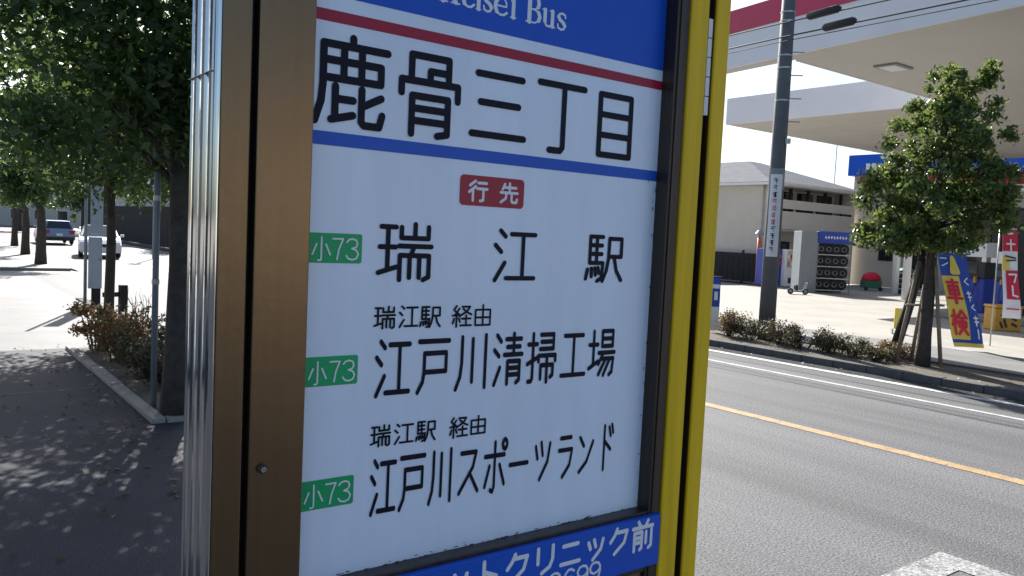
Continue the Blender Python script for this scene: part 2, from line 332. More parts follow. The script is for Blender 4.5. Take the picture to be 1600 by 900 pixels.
# latin serif letters: (points, pen factor)
E_ = [([(20,48),(92,48),(90,22),(70,3),(48,0)],.45),([(48,0),(24,10),(10,34),(8,60),(20,86)],1.0),([(20,86),(46,98),(74,96),(96,80)],.6)]
I_ = [([(50,2),(50,98)],1.0),([(18,98),(82,98)],.4),([(22,4),(50,2)],.4),([(50,-38),(50,-36)],1.25)]
S_ = [([(88,24),(84,6)],.45),([(84,8),(56,0),(26,8),(16,24)],.6),([(16,24),(34,42),(66,54),(84,72)],1.0),([(84,72),(74,92),(46,99),(14,90)],.6),([(14,90),(10,70)],.45)]
SER = {'e':E_, 'i':I_, 's':S_,
 'B':[([(24,2),(24,98)],1.15),([(4,2),(60,2),(80,12)],.45),([(80,12),(84,24),(78,38)],1.0),([(78,38),(56,48),(24,48)],.45),([(56,48),(82,56)],.5),([(82,56),(92,72),(84,88)],1.0),([(84,88),(60,98),(4,98)],.45)],
 'u':[([(22,2),(22,72)],1.0),([(4,3),(22,2)],.4),([(22,72),(32,94),(54,98),(76,84)],.55),([(78,2),(78,96)],1.0),([(60,3),(78,2)],.4),([(78,97),(97,96)],.4)],
 'K':[([(24,2),(24,98)],1.15),([(4,2),(44,2)],.4),([(4,98),(44,98)],.4),([(82,3),(30,56)],.45),([(62,2),(98,2)],.4),([(42,46),(82,96)],1.1),([(62,98),(99,98)],.4)]}

def capsule(mb, a, b, rx, rz, yy, n=6):
    dx = (b[0]-a[0])/rx; dz = (b[1]-a[1])/rz; L = math.hypot(dx, dz); th = math.atan2(dz, dx) if L > 1e-9 else 0
    v = []
    for (c, t0) in ((b, th-math.pi/2), (a, th+math.pi/2)):
        for i in range(n+1):
            t = t0+math.pi*i/n; v.append((c[0]+rx*math.cos(t), yy, c[1]+rz*math.sin(t)))
    # visible from -Y: vertices counter-clockwise as seen from -Y
    mb.add(v, [tuple(range(len(v)))])
def write(mb, table, rx, rz, yy, glyphs=G, step=2.0e-5, own=None):
    for ch, u0, u1, v0, v1 in table:
        i = 0
        if own is not None: mb = MB()
        for st in glyphs[ch]:
            w = 1.0
            if isinstance(st, tuple): st, w = st
            P = [(u0+(u1-u0)*p[0]/100, v1-(v1-v0)*p[1]/100) for p in st]
            for a, b in zip(P[:-1], P[1:]):
                capsule(mb, a, b, rx*w, rz*w, yy-step*i); i += 1
        if own is not None: mb.build('character', own[0], own[1])
    return mb
def vplate(x0,x1,z0,z1,y0,y1): return MB().box(x0,x1,y0,y1,z0,z1)
def rounded(x0,x1,z0,z1,r,yy,n=6):
    v = []
    for cx,cz,t0 in ((x1-r,z0+r,-math.pi/2),(x1-r,z1-r,0),(x0+r,z1-r,math.pi/2),(x0+r,z0+r,math.pi)):
        for i in range(n+1):
            t = t0+math.pi/2*i/n; v.append((cx+r*math.cos(t), yy, cz+r*math.sin(t)))
    return MB().add(v, [tuple(range(len(v)))])

sign = thing('bus_stop_sign', 'brown and yellow bus stop sign with white route board in the foreground', 'bus stop', (0.66, 0.94, NP))
def sp(mb, name, m, parent=None, **kw):       # part built in world coordinates
    o = mb.build(name, m, None, **kw)
    o.parent = parent or sign
    off = Vector((0.66, 0.94, NP)); o.location = -off if parent is None else Vector((0,0,0))
    return o
F0, PY, BK = 0.875, 0.900, 0.964            # front of the frame, face of the sheet, back of the box
ZT, ZB = 2.80, 0.42
# left post: stainless with vertical flutes and a rounded outer corner
prof = [(0.2705,F0),(0.2690,F0),(0.2668,F0+.0006),(0.2650,F0+.0025),(0.2644,F0+.005)]
for y0_, y1_ in ((.007,.025),(.033,.053),(.061,.078)):          # three raised ribs with hollow flutes between
    prof += [(0.2676,F0+y0_-.0005),(0.2660,F0+y0_),(0.2640,F0+y0_+.003),(0.2632,F0+(y0_+y1_)/2),(0.2640,F0+y1_-.003),(0.2660,F0+y1_),(0.2676,F0+y1_+.0005)]
prof += [(0.2665,F0+.0835),(0.2645,F0+.086),(0.2660,BK),(0.2705,BK)]
area = sum(prof[i][0]*prof[(i+1)%len(prof)][1]-prof[(i+1)%len(prof)][0]*prof[i][1] for i in range(len(prof)))
if area < 0: prof.reverse()
post = sp(MB().prism(prof, NP, ZT+0.03), 'corner_post', 'steel', bevel=0.0005)
MB().box(0.2618,0.2700,F0+.003,BK-.002,2.1535,2.1541).build('post_joint', 'steel_dull', post)
# stile between post and seam, then the door stile with its bolt
sp(vplate(0.2712,0.3030,ZB,ZT,F0+0.001,BK-0.003), 'side_panel', 'bronze', bevel=0.0015)
sp(vplate(0.3032,0.3098,ZB,ZT,F0+0.016,BK-0.02), 'door_seam', 'gap')
stile = sp(vplate(0.3100,0.3739,ZB,ZT,F0,PY+0.012), 'door_stile', 'bronze', bevel=0.0015)
bolt = MB(); bolt.disc((0.3255,F0-0.0016,1.7252),(0,1,0),0.0058,0.003,18); bolt.build('bolt_washer', 'bronze_dark', stile)
bolt2 = MB(); bolt2.disc((0.3258,F0-0.0042,1.7252),(0,1,0),0.0036,0.0035,6); bolt2.build('bolt', 'steel', stile)
# right stile with its return, bottom rail, top rail
sp(MB().prism([(0.957,F0+0.0005),(0.9842,F0+0.0005),(0.9842,PY+0.013),(0.957,PY+0.013)], ZB, ZT), 'door_stile', 'bronze_dark', bevel=0.0012)
sp(vplate(0.9630,0.9655,ZB+.01,ZT-.01,F0-0.0015,F0+0.003), 'stile_bead', 'bronze_dark')
sp(vplate(0.3745,0.9565,1.470,1.5690,F0+0.001,PY+0.012), 'door_rail', 'bronze_dark', bevel=0.0012)
sp(vplate(0.3745,0.9565,2.66,ZT-0.001,F0+0.001,PY+0.012), 'door_rail', 'bronze', bevel=0.0012)
# lower door panel and core of the box
sp(vplate(0.3745,0.9565,ZB,1.4695,F0+0.006,PY+0.012), 'lower_panel', 'bronze')
sp(vplate(0.2712,1.074,ZB+0.002,ZT-0.002,PY+0.0125,BK-0.002), 'case', 'bronze_dark')
sp(vplate(0.2372,1.080,F0-0.004,BK+0.004,0,0).add([],[]) if False else vplate(0.2600,1.080,ZT+0.0305,ZT+0.07,F0-0.006,BK+0.006), 'cap', 'bronze', bevel=0.006)
# yellow edge strips with a black slot between, and the hinge in the slot
sp(vplate(0.9850,1.0258,NP,ZT+0.03,F0-0.003,BK-0.003), 'edge_strip', 'yellow_paint', bevel=0.0025)
sp(vplate(1.0446,1.0775,NP,ZT+0.03,F0-0.003,BK-0.001), 'edge_strip', 'yellow_paint', bevel=0.0025)
slot = sp(vplate(1.0262,1.0442,NP,ZT+0.02,F0+0.010,BK-0.005), 'slot', 'gap')
sp(vplate(1.0425,1.0443,NP+0.01,ZT,F0+0.001,F0+0.009), 'slot_lip', 'bronze')
hz = 2.203
for k_ in range(5):
    MB().box(1.0312,1.0405,F0+0.0015,F0+0.0098,hz+k_*0.0306,hz+k_*0.0306+0.0290).build('hinge_knuckle', 'white_paint', slot)
for x0_, x1_ in ((0.26,0.36),(0.98,1.09)):
    sp(vplate(x0_,x1_,NP-0.002,NP+0.02,F0-0.05,BK+0.05), 'base_plate', 'steel_dull', bevel=0.003)
# white route sheet
sh = sp(vplate(0.372,0.9568,1.566,2.665,PY,PY+0.0115), 'route_board', 'sheet')
y1 = PY-0.0006
vplate(0.3725,0.9565,2.2635,2.66,y1,PY-0.0001).build('header_band', 'sign_blue', sh)
vplate(0.3725,0.9565,2.2335,2.2468,y1,PY-0.0001).build('red_stripe', 'sign_red', sh)
vplate(0.3725,0.9565,2.0920,2.1078,y1,PY-0.0001).build('blue_stripe', 'stripe_blue', sh)
b_ = sp(rounded(0.5885,0.6945,2.0338,2.0738,0.006,y1), 'destination_badge', 'sign_red')
YL = PY-0.0009
TITLE = [('鹿',0.3868,0.4787,2.1174,2.2188),('骨',0.4924,0.5829,2.1159,2.2176),('三',0.6008,0.6907,2.1213,2.2127),('丁',0.7102,0.7991,2.1167,2.2160),('目',0.8256,0.8958,2.1198,2.2131)]
write(None, TITLE, .0046, .0046, YL, own=('ink', sh))
L1 = [('瑞',0.4721,0.5504,1.9335,2.0065),('江',0.6481,0.7201,1.9336,2.0042),('駅',0.8165,0.8913,1.9330,2.0042)]
write(None, L1, .0032, .0032, YL, own=('ink', sh))
V1 = [('瑞',0.4707,0.5004,1.8737,1.9019),('江',0.5057,0.5329,1.8746,1.9019),('駅',0.5361,0.5670,1.8733,1.9014),('経',0.5850,0.6161,1.8722,1.9012),('由',0.6200,0.6488,1.8730,1.9018)]
write(None, V1, .00145, .0014, YL, own=('ink', sh))
L2 = [('江',0.4750,0.5242,1.7883,1.8588),('戸',0.5344,0.5846,1.7878,1.8595),('川',0.5928,0.6461,1.7873,1.8612),('清',0.6558,0.7059,1.7889,1.8616),('掃',0.7140,0.7675,1.7874,1.8613),('工',0.7779,0.8256,1.7908,1.8575),('場',0.8321,0.8866,1.7889,1.8607)]
write(None, L2, .0024, .0034, YL, own=('ink', sh))
V2 = [('瑞',0.4719,0.4998,1.7247,1.7521),('江',0.5054,0.5330,1.7248,1.7507),('駅',0.5370,0.5664,1.7238,1.7514),('経',0.5885,0.6177,1.7226,1.7507),('由',0.6214,0.6485,1.7240,1.7500)]
write(None, V2, .00145, .0014, YL, own=('ink', sh))
L3 = [('江',0.4743,0.5095,1.6374,1.7078),('戸',0.5148,0.5537,1.6369,1.7097),('川',0.5589,0.5959,1.6374,1.7096),('ス',0.6056,0.6394,1.6424,1.7062),('ポ',0.6477,0.6872,1.6354,1.7134),('ー',0.6914,0.7258,1.6380,1.7080),('ツ',0.7363,0.7681,1.6417,1.7048),('ラ',0.7816,0.8106,1.6401,1.7056),('ン',0.8222,0.8529,1.6388,1.7065),('ド',0.8664,0.8944,1.6402,1.7128)]
write(None, L3, .0020, .0034, YL, own=('ink', sh))
write(None, [('行',0.6016,0.6325,2.0400,2.0675),('先',0.6531,0.6840,2.0400,2.0675)], .0019, .0019, YL-.0003, own=('letter_white', b_))
for tab, z0, z1 in (([('小',0.3858,0.4112,1.9568,1.9860),('7',0.4120,0.4268,1.9585,1.9844),('3',0.4296,0.4468,1.9585,1.9844)],1.9545,1.9898),
                    ([('小',0.3862,0.4110,1.8095,1.8381),('7',0.4137,0.4277,1.8115,1.8373),('3',0.4305,0.4474,1.8115,1.8373)],1.8075,1.8430),
                    ([('小',0.3858,0.4115,1.6600,1.6895),('7',0.4132,0.4278,1.6618,1.6882),('3',0.4298,0.4474,1.6618,1.6882)],1.6578,1.6938)):
    gb = sp(rounded(0.3735,0.4510,z0,z1,0.003,y1), 'route_badge', 'sign_green')
    write(None, tab, .00105, .00105, YL-.0003, own=('letter_white', gb))
XH = (2.2872, 2.3100); CH = (2.2872, 2.3225)
HT = [('K',.5440,.5775,*CH),('e',.5800,.5975,*XH),('i',.5990,.6090,*XH),('s',.6100,.6262,*XH),('e',.6285,.6470,*XH),('i',.6500,.6600,*XH),('B',.6825,.7090,*CH),('u',.7110,.7345,*XH),('s',.7375,.7550,*XH)]
HT = [('K',.5430,.5760,*CH),('e',.5795,.5985,*XH),('i',.6000,.6100,*XH),('s',.6115,.6280,*XH),('e',.6300,.6515,*XH),('i',.6550,.6680,*XH),('B',.6825,.7090,*CH),('u',.7110,.7345,*XH),('s',.7375,.7550,*XH)]
write(None, HT, .0030, .0025, PY-.0009, SER, own=('letter_white', sh))
# grime along the lower and right edges of the sheet
gm = MB()
for _ in range(90):
    xx = random.uniform(0.40,0.955); s_ = random.uniform(.0002,.0011)
    zz = 1.5692+random.expovariate(1/0.0012)
    capsule(gm, (xx-s_*random.uniform(.5,3),zz), (xx+s_*random.uniform(.5,3),zz), s_, s_*.6, YL-random.uniform(0,.0005), 4)
for _ in range(30):
    zz = random.uniform(1.575,2.1); s_ = random.uniform(.0003,.0008); xx = 0.9562-random.expovariate(1/0.004)
    capsule(gm, (xx,zz), (xx,zz+s_*random.uniform(1,6)), s_, s_, YL-random.uniform(0,.0005), 4)
gm.build('grime', 'bronze_dark', sh)['kind'] = 'stuff'
# blue plate fixed over the bottom rail
pl = sp(vplate(0.392,0.9755,1.4830,1.5640,0.865,F0+0.0005), 'sponsor_plate', 'sign_blue', bevel=0.0012)
P1 = [('前',0.9129,0.9585,1.5136,1.5602),('ク',0.8647,0.9046,1.5180,1.5585),('ッ',0.8179,0.8529,1.5178,1.5527),('ニ',0.7661,0.8050,1.5190,1.5570),('リ',0.7170,0.7592,1.5190,1.5585),('ク',0.6691,0.7086,1.5180,1.5585),('ト',0.6172,0.6557,1.5180,1.5585),('ッ',0.5690,0.6060,1.5178,1.5527),('ペ',0.5190,0.5590,1.5178,1.5585)]
write(None, P1, .0030, .0032, 0.8646, own=('letter_white', pl))
P2 = [('9',0.8248,0.8485,1.4855,1.5147),('9',0.8000,0.8232,1.4855,1.5147),('6',0.7742,0.7970,1.4855,1.5147),('2',0.7470,0.7690,1.4855,1.5147)]
write(None, P2, .0019, .0019, 0.8646, own=('letter_white', pl))

# ================================================================== VEGETATION
def leaf_mesh(name, clumps, n, size, m, parent, up=0.35, seed=0, fold=0.25, aspect=0.5):
    """leaves scattered through ellipsoid clumps [(cx,cy,cz,rx,ry,rz,weight)]"""
    g = np.random.default_rng(seed)
    w = np.array([c[6] for c in clumps], float); w /= w.sum()
    idx = g.choice(len(clumps), n, p=w); C = np.array([c[:6] for c in clumps])[idx]
    d = g.normal(size=(n,3)); d /= np.linalg.norm(d,axis=1)[:,None]
    rad = g.random(n)**(0.5)*(0.7+0.75*g.random(n))
    P = C[:,:3]+d*C[:,3:]*rad[:,None]
    nrm = d*0.3+np.array([0,0,up])+g.normal(size=(n,3))*0.7; nrm /= np.linalg.norm(nrm,axis=1)[:,None]
    t = g.normal(size=(n,3))+np.array([0,0,-0.3]); t -= (t*nrm).sum(1)[:,None]*nrm; t /= np.linalg.norm(t,axis=1)[:,None]
    b = np.cross(nrm,t)
    L = size*(0.6+0.8*g.random(n))[:,None]; Wd = L*aspect
    A = P-t*L/2; Bq = P+t*L/2
    Cq = P+b*Wd/2+nrm*L*fold*0.4-t*L*0.06; Dq = P-b*Wd/2+nrm*L*fold*0.4-t*L*0.06
    V = np.stack([A,Cq,Bq,Dq],1).reshape(-1,3)
    me = bpy.data.meshes.new(name); me.vertices.add(4*n); me.vertices.foreach_set('co', V.ravel())
    I = np.arange(n)*4
    tri = np.stack([I,I+1,I+2,I,I+2,I+3],1).reshape(-1)
    me.loops.add(len(tri)); me.loops.foreach_set('vertex_index', tri.astype(np.int32))
    me.polygons.add(2*n); me.polygons.foreach_set('loop_start', np.arange(0,6*n,3,dtype=np.int32))
    me.materials.append(M[m]); me.update(calc_edges=True); me.validate()
    o = bpy.data.objects.new(name, me); COL.objects.link(o); o.parent = parent
    return o
def make_tree(label, loc, trunk_h, r0, crown_c, crown_r, nclump, nleaf, size, m='leaf', seed=1, name='street_tree', group=None, bias=(0,0), lean=(0,0), squash=1.0, clumps=None, gap=0.5):
    g = random.Random(seed); t = thing(name, label, 'tree', loc, 0, group)
    cz = crown_c[2]
    mb = MB(); pts = [(0,0,-0.03),(lean[0]*.1,lean[1]*.1,trunk_h*.25),(lean[0]*.5+.02,lean[1]*.5,trunk_h*.65),(lean[0],lean[1],trunk_h),(crown_c[0]*.7,crown_c[1]*.7,(trunk_h+cz)/2),(crown_c[0],crown_c[1],cz+crown_r[2]*.6)]
    mb.tube(pts, [r0*1.25,r0,r0*.9,r0*.8,r0*.55,r0*.12], 10)
    cl = clumps or []
    if not cl:
        for i in range(nclump):
            th = g.uniform(0,2*math.pi); ph = math.acos(g.uniform(-.95,.95)); rr = g.uniform(.35,.92)
            c = (crown_c[0]+crown_r[0]*rr*math.sin(ph)*math.cos(th), crown_c[1]+crown_r[1]*rr*math.sin(ph)*math.sin(th), cz+crown_r[2]*rr*math.cos(ph))
            s = g.uniform(.22,.40)*crown_r[0]
            cl.append((*c, s, s, s*g.uniform(.6,.85)*squash, s**2))
        cl.append((crown_c[0],crown_c[1],cz,crown_r[0]*.7,crown_r[1]*.7,crown_r[2]*.75,crown_r[0]**2*gap))
        for i in range(nclump//4):        # low skirt of the crown
            th = g.uniform(0,2*math.pi); q = math.sqrt(g.random()); s = g.uniform(.18,.28)*crown_r[0]
            cl.append((crown_c[0]+crown_r[0]*.9*q*math.cos(th), crown_c[1]+crown_r[1]*.9*q*math.sin(th), cz-crown_r[2]*g.uniform(.5,.75), s, s, s*.6, s**2))
    for c in cl[:14]:
        z0 = max(trunk_h*.8, min(c[2]-.5*crown_r[2]*g.random(), cz)); 
        a = Vector((lean[0]+(crown_c[0]-lean[0])*max(0,(z0-trunk_h))/(cz+crown_r[2]-trunk_h+.01), lean[1], z0)); b = Vector(c[:3])
        mid = (a+b)/2+Vector((0,0,.1)); mb.tube([a,mid,b], [r0*.32,r0*.2,r0*.06], 5)
    mb.build('trunk', 'bark', t, smooth=True)
    leaf_mesh('crown', cl, nleaf, size, m, t, seed=seed)
    return t

# street trees along the near pavement
make_tree('dark leafy street tree with the thick trunk right beside the bus stop sign', (2.12,7.93,NP), 2.2, 0.13, (.1,.6,3.9), (2.15,2.2,2.0), 75, 36000, .10, 'leaf_dark', 11, gap=0.35, group='trees lining the near pavement')
make_tree('leafy street tree with a slim trunk rising from the reddish shrubs', (2.46,12.85,NP), 2.3, 0.07, (.2,.5,3.6), (2.0,2.2,1.6), 60, 25000, .10, 'leaf_dark', 12, gap=0.35, group='trees lining the near pavement')
make_tree('rounded street tree across the side street, nearest of those beyond it', (4.15,33.4,.1), 1.9, 0.17, (-.35,.2,3.1), (1.45,1.5,1.35), 30, 12000, .12, 'leaf_dark', 13, group='trees lining the near pavement', gap=0.4)
make_tree('smaller rounded street tree just behind the one across the side street', (4.45,40.5,.1), 1.9, 0.16, (-.7,.2,3.6), (1.7,1.6,1.7), 26, 9000, .13, 'leaf', 14, group='trees lining the near pavement', gap=0.4)
make_tree('far street tree at the left edge of the photo', (5.0,50,.1), 2.2, 0.15, (-.3,.0,4.6), (2.2,2.0,2.4), 24, 6000, .15, 'leaf', 15, group='trees lining the near pavement', gap=0.4)
# young tree on the far side of the road
def C(px, py, pz, r, k=.8): return (px, py, pz, r, r, r*k, r*r)
cl = []
g_ = random.Random(5)
def spread(cx, cz, rx, rz, n, s0, s1):
    for _ in range(n):
        a = g_.uniform(0,2*math.pi); q = math.sqrt(g_.random()); s = g_.uniform(s0,s1)
        # crown laid out round the trunk: wide below, narrow top
        cl.append((cx*.80+rx*q*math.cos(a), -cx*.60+g_.uniform(-.8,.8)*rx, cz+rz*q*math.sin(a), s, s, s*.7, s*s))
for _ in range(210):                       # a cone of small leaf clumps, its tip leaning to one side
    z = 2.0+2.95*g_.random()**1.15; t_ = (z-2.0)/2.95
    rr = (1.05+.95*t_ if t_ < .22 else 1.26-.86*((t_-.22)/.78)**1.2)
    a_ = g_.uniform(0,2*math.pi); q_ = math.sqrt(g_.random()); s_ = g_.uniform(.13,.27)*(1-.35*t_)
    ox = .48*max(0,t_-.35)
    u_, w_ = rr*q_*math.cos(a_)+ox, rr*q_*math.sin(a_)
    cl.append((u_*.80+w_*.6, -u_*.60+w_*.8, z, s_, s_, s_*.75, s_*s_))
make_tree('young bushy evergreen tree held by wooden stakes in front of the petrol station', (13.72,6.64,.11), 2.0, 0.105, (0.05,-.03,3.3), (1.1,1.0,1.6), 0, 29000, .092, 'leaf', 21, clumps=cl, name='street_tree')
sf = thing('tree_stakes', 'weathered wooden stakes propping the young tree across the road', 'tree stakes', (13.72,6.64,.11))
for (a, b) in (((-.08,.42,-.02),(.02,.20,1.75)),((.32,.36,-.02),(.10,.12,1.35)),((.14,-.24,-.02),(-.03,-.10,1.7))):
    MB().tube([a,((a[0]+b[0])/2,(a[1]+b[1])/2,(a[2]+b[2])/2),b], [.035,.033,.03], 8).build('stake', 'stake', sf, smooth=True)
MB().tube([(-.12,.30,1.0),(.25,-.16,1.03)], .022, 6).build('cross_bar', 'stake', sf, smooth=True)
lp = thing('leaning_prop', 'thick black prop leaning into the staked young tree', 'prop', (14.6,7.62,.11))
MB().tube([(0,0,-.03),(-.38,-.42,.95),(-.72,-.80,2.0)], [.10,.085,.06], 9).build('pole', 'dark_wood', lp, smooth=True)
MB().tube([(-.70,-.78,1.62),(-.74,-.82,1.72)], .075, 9).build('strap', 'rubber', lp)

def shrub(label, loc, rx, ry, h, n, size, m, seed, group=None, stems=7, twigs=0):
    g = random.Random(seed); t = thing('shrub', label, 'shrub', loc, g.uniform(0,6), group); mb = MB(); cl = []
    for _ in range(stems):
        a = g.uniform(0,2*math.pi); q = g.uniform(.2,.95); e = (rx*q*math.cos(a), ry*q*math.sin(a), h*g.uniform(.55,.95))
        mb.tube([(e[0]*.2,e[1]*.2,-.05),(e[0]*.6,e[1]*.6,e[2]*.55),e], [.012,.009,.004], 5)
        s = g.uniform(.28,.45)*rx; cl.append((e[0],e[1],e[2]*.85,s,s,s*.75,1)); cl.append((e[0]*.8,e[1]*.8,e[2]*.45,s,s,s*.7,.8))
    for _ in range(twigs):
        a = g.uniform(0,2*math.pi); x0, y0 = rx*.4*math.cos(a), ry*.4*math.sin(a); z = h*.5; P = [(x0,y0,z)]
        for s in range(4): x0 += g.uniform(-.05,.07); y0 += g.uniform(-.05,.05); z += g.uniform(.08,.16); P.append((x0,y0,z))
        mb.tube(P, [.008,.007,.005,.004,.002], 4)
    mb.build('stems', 'bark', t); leaf_mesh('foliage', cl, n, size, m, t, seed=seed, aspect=.55)
    return t
GL = 'shrubs in the near planting bed'
shrub('reddish shrub at the foot of the slim trunk, tallest of the bed', (2.18,12.2,NP+.01), .46,.5,.70,1900,.055,'leaf_red',31,GL,9)
shrub('reddish brown shrub in the middle of the near planting bed', (2.28,11.3,NP+.01), .44,.5,.62,1800,.055,'leaf_red',32,GL,9)
shrub('brownish green shrub with bare upright twigs in the near bed', (2.75,12.3,NP+.01), .36,.4,.62,700,.055,'leaf_hedge',33,GL,8,twigs=14)
shrub('dull green shrub between the reddish shrubs and the thick trunk', (2.34,10.3,NP+.01), .44,.5,.58,1700,.055,'leaf_hedge',34,GL,9)
shrub('low green shrub close behind the thick trunk', (2.42,9.4,NP+.01), .44,.5,.52,1700,.055,'leaf_hedge',35,GL,9)
shrub('sparse dark shrub against the thick trunk beside the sign', (2.62,8.45,NP+.01), .35,.4,.42,800,.055,'leaf_hedge',36,GL,8)
GH = 'low bushes along the far kerb'
hs = [('brown tinged bush just in front of the utility pole, nearest the yellow sign edge',13.62,10.55,.33,.52),('bush hiding the foot of the utility pole',13.55,9.95,.36,.50),('dense bush immediately right of the utility pole',13.6,9.35,.36,.48),('bush second to the right of the utility pole',13.55,8.8,.34,.44),('bush third to the right of the utility pole',13.5,8.25,.32,.36),('low thin bush midway between pole and young tree',13.5,7.75,.28,.30),('lowest straggling bush beside the staked young tree',13.45,7.3,.24,.24),('reddish twiggy bush at the foot of the leaning prop',14.0,7.35,.26,.36)]
for i, (lb, x_, y_, r_, h_) in enumerate(hs):
    shrub(lb, (x_,y_,.11), r_*1.3, r_*1.4, h_*1.05, int(1900*r_/.36), .042, 'leaf_hedge' if i not in (0,7) else 'leaf_red', 41+i, GH, 9)
shrub('small green tuft by the kerb at the right edge of the photo', (13.3,4.75,.11), .22,.3,.22,300,.05,'leaf_hedge',55,GH,6)

# ================================================================== UTILITY POLE AND CABLES
up_ = thing('utility_pole', 'tall grey concrete utility pole with a narrow vertical notice plate', 'utility pole', (13.95,9.9,.1))
MB().tube([(0,0,-.1),(0,0,3),(0,0,9.5)], [.165,.150,.115], 20).build('shaft', 'pole_concrete', up_, smooth=True)
for z_ in (6.55,6.38,5.72,5.48,4.85): MB().disc((0,0,z_-.1),(0,0,1),.143,.03,20).build('band', 'steel_dull', up_, smooth=False)
# notice plate wrapped on the camera side
def arc_plate(r, a0, a1, z0, z1, n=8):
    mb = MB(); v = []; f = []
    for i in range(n+1):
        a = a0+(a1-a0)*i/n
        for rr in (r, r+.006):
            for z in (z0, z1): v.append((rr*math.cos(a), rr*math.sin(a), z))
    for i in range(n):
        a = i*4; b = a+4; f += [(a+2,b+2,b+3,a+3),(a,a+1,b+1,b),(a+1,a+3,b+3,b+1),(a,b,b+2,a+2)]
    f += [(0,2,3,1),(n*4,n*4+1,n*4+3,n*4+2)]
    return mb.add(v, f)
fa = math.atan2(-9.9,-13.95)
np_ = arc_plate(.158, fa-.75, fa+.75, 1.68, 3.30).build('notice_plate', 'white_paint', up_)
arc_plate(.157, fa-1.1, fa+1.1, 3.0, 3.42).build('band_plate', 'grey_metal', up_)
g_ = random.Random(3)
mk = MB(); mk2 = MB()
for r_ in range(11):
    z_ = 3.22-r_*.135
    tgt = mk2 if 2 < r_ < 7 else mk
    for c_ in range(g_.choice((2,3))):
        a0 = fa-.28+g_.uniform(-.06,.06); p = arc_plate(.1655, a0, a0+g_.uniform(.3,.5), z_-c_*.035-.014, z_-c_*.035, 3); tgt.add(p.v, p.f)
    p = arc_plate(.1656, fa-.02+g_.uniform(-.1,.1), fa+.06, z_-.10, z_, 2); tgt.add(p.v, p.f)
mk.build('notice_marks', 'ink', np_)['kind'] = 'stuff'; mk2.build('notice_marks', 'flag_red', np_)['kind'] = 'stuff'
MB().box(-.03,.03,-.24,-.16,3.9,4.0).build('cable_clip', 'steel_dull', up_)
for i in range(4): MB().tube([(.11,-.09,4.35+i*.45-.0),(.28,-.24,4.35+i*.45)], .012, 6).build('step_bolt', 'steel_dull', up_)
def cable(label, pts, r=.011, sag=0.0):
    P = []
    for (a, b) in zip(pts[:-1], pts[1:]):
        for i in range(12):
            t = i/12; p = Vector(a).lerp(Vector(b), t); p.z -= sag*4*t*(1-t); P.append(p)
    P.append(Vector(pts[-1]))
    return tag(MB().tube(P, r, 6).build('overhead_cable', 'cable', smooth=True), label, 'cable', 'overhead cables by the utility pole')
cable('lower overhead cable passing the utility pole in front of the canopy fascia', [(13.72,40,5.65),(13.72,9.85,6.03),(13.70,-25,6.9)], .014, .12)
cable('thin overhead cable just beneath the lower sleeved one', [(13.74,40,5.5),(13.74,9.85,5.95),(13.72,-25,6.7)], .008, .12)
cable('upper overhead cable crossing the red canopy band', [(13.72,40,5.95),(13.72,9.85,6.30),(13.70,-25,7.2)], .012, .12)
for lb, a, b in (('black cable sleeve on the lower cable right of the pole',(13.72,8.98,6.055),(13.72,8.30,6.09)),('black cable sleeve on the upper cable close to the pole',(13.72,9.33,6.325),(13.72,8.62,6.365))):
    A = Vector(a); B = Vector(b); d = B-A
    tag(MB().tube([A, A+d*.04, A+d*.1, A+d*.9, A+d*.96, B], [.02,.05,.075,.075,.05,.02], 10).build('cable_sleeve', 'cable', smooth=True), lb, 'cable sleeve', 'black sleeves on the cables')

# ================================================================== PETROL STATION
can = thing('station_canopy', 'large flat petrol station canopy with white and crimson fascia', 'canopy', (17.2,12.3,0))
def cb(mb, n, m, **k):
    o = mb.build(n, m, can, **k); o.location = (-17.2,-12.3,0); return o
def fx(y): return 16.4+(y-6.67)*0.1432       # front edge of the canopy
ya, yb = -2.0, 12.3
cb(MB().prism([(fx(ya)+.06,ya),(33,ya),(33,yb),(fx(yb)+.06,yb)], 6.60, 7.35), 'soffit_deck', 'soffit')
# soffit panels: shallow joints along the deck
cb(MB().prism([(fx(ya),ya),(fx(ya)+.055,ya),(fx(24)+.055,24),(fx(24),24)], 6.58, 7.47), 'fascia', 'white_paint')
cb(MB().prism([(fx(ya)-.03,ya),(fx(ya)+.056,ya),(fx(24)+.056,24),(fx(24)-.03,24)], 7.472, 8.05), 'fascia_band', 'crimson')
cb(MB().prism([(fx(12.31)+.06,12.31),(fx(12.31)+.62,12.31),(fx(24)+.62,24),(fx(24)+.06,24)], 6.62, 7.2), 'fascia_wing', 'soffit')
cb(MB().prism([(fx(yb)+.64,yb+.002),(33,yb+.002),(33,yb+.05),(fx(yb)+.64,yb+.05)], 6.585, 7.45), 'side_fascia', 'white_paint')
for x_, y_ in ((19.9,10.95),(19.9,4.0),(29.5,4.0)):
    lo = MB().box(x_-.42,x_+.42,y_-.3,y_+.3,6.55,6.599); lo = cb(lo, 'light_fitting', 'grey_metal', bevel=.015)
    MB().box(x_-.34,x_+.34,y_-.22,y_+.22,6.541,6.5495).build('diffuser', 'white_paint', lo)
for k_ in range(1,14):
    xx = 17.2+k_*1.15
    if xx > 99: cb(MB().box(xx,xx+.012,ya+.02,yb-.02,6.594,6.5995), 'soffit_joint', 'wall_beige')
cb(MB().tube([(30.4,9.6,0.03),(30.4,9.6,6.6)], .17, 16), 'column', 'white_paint', smooth=True)
cb(MB().box(25.2,25.7,4.2,4.7,0.03,6.6), 'column', 'white_paint')
c2 = thing('side_canopy', 'farther white canopy behind the utility pole, lower left of the main one', 'canopy', (25.8,20,0))
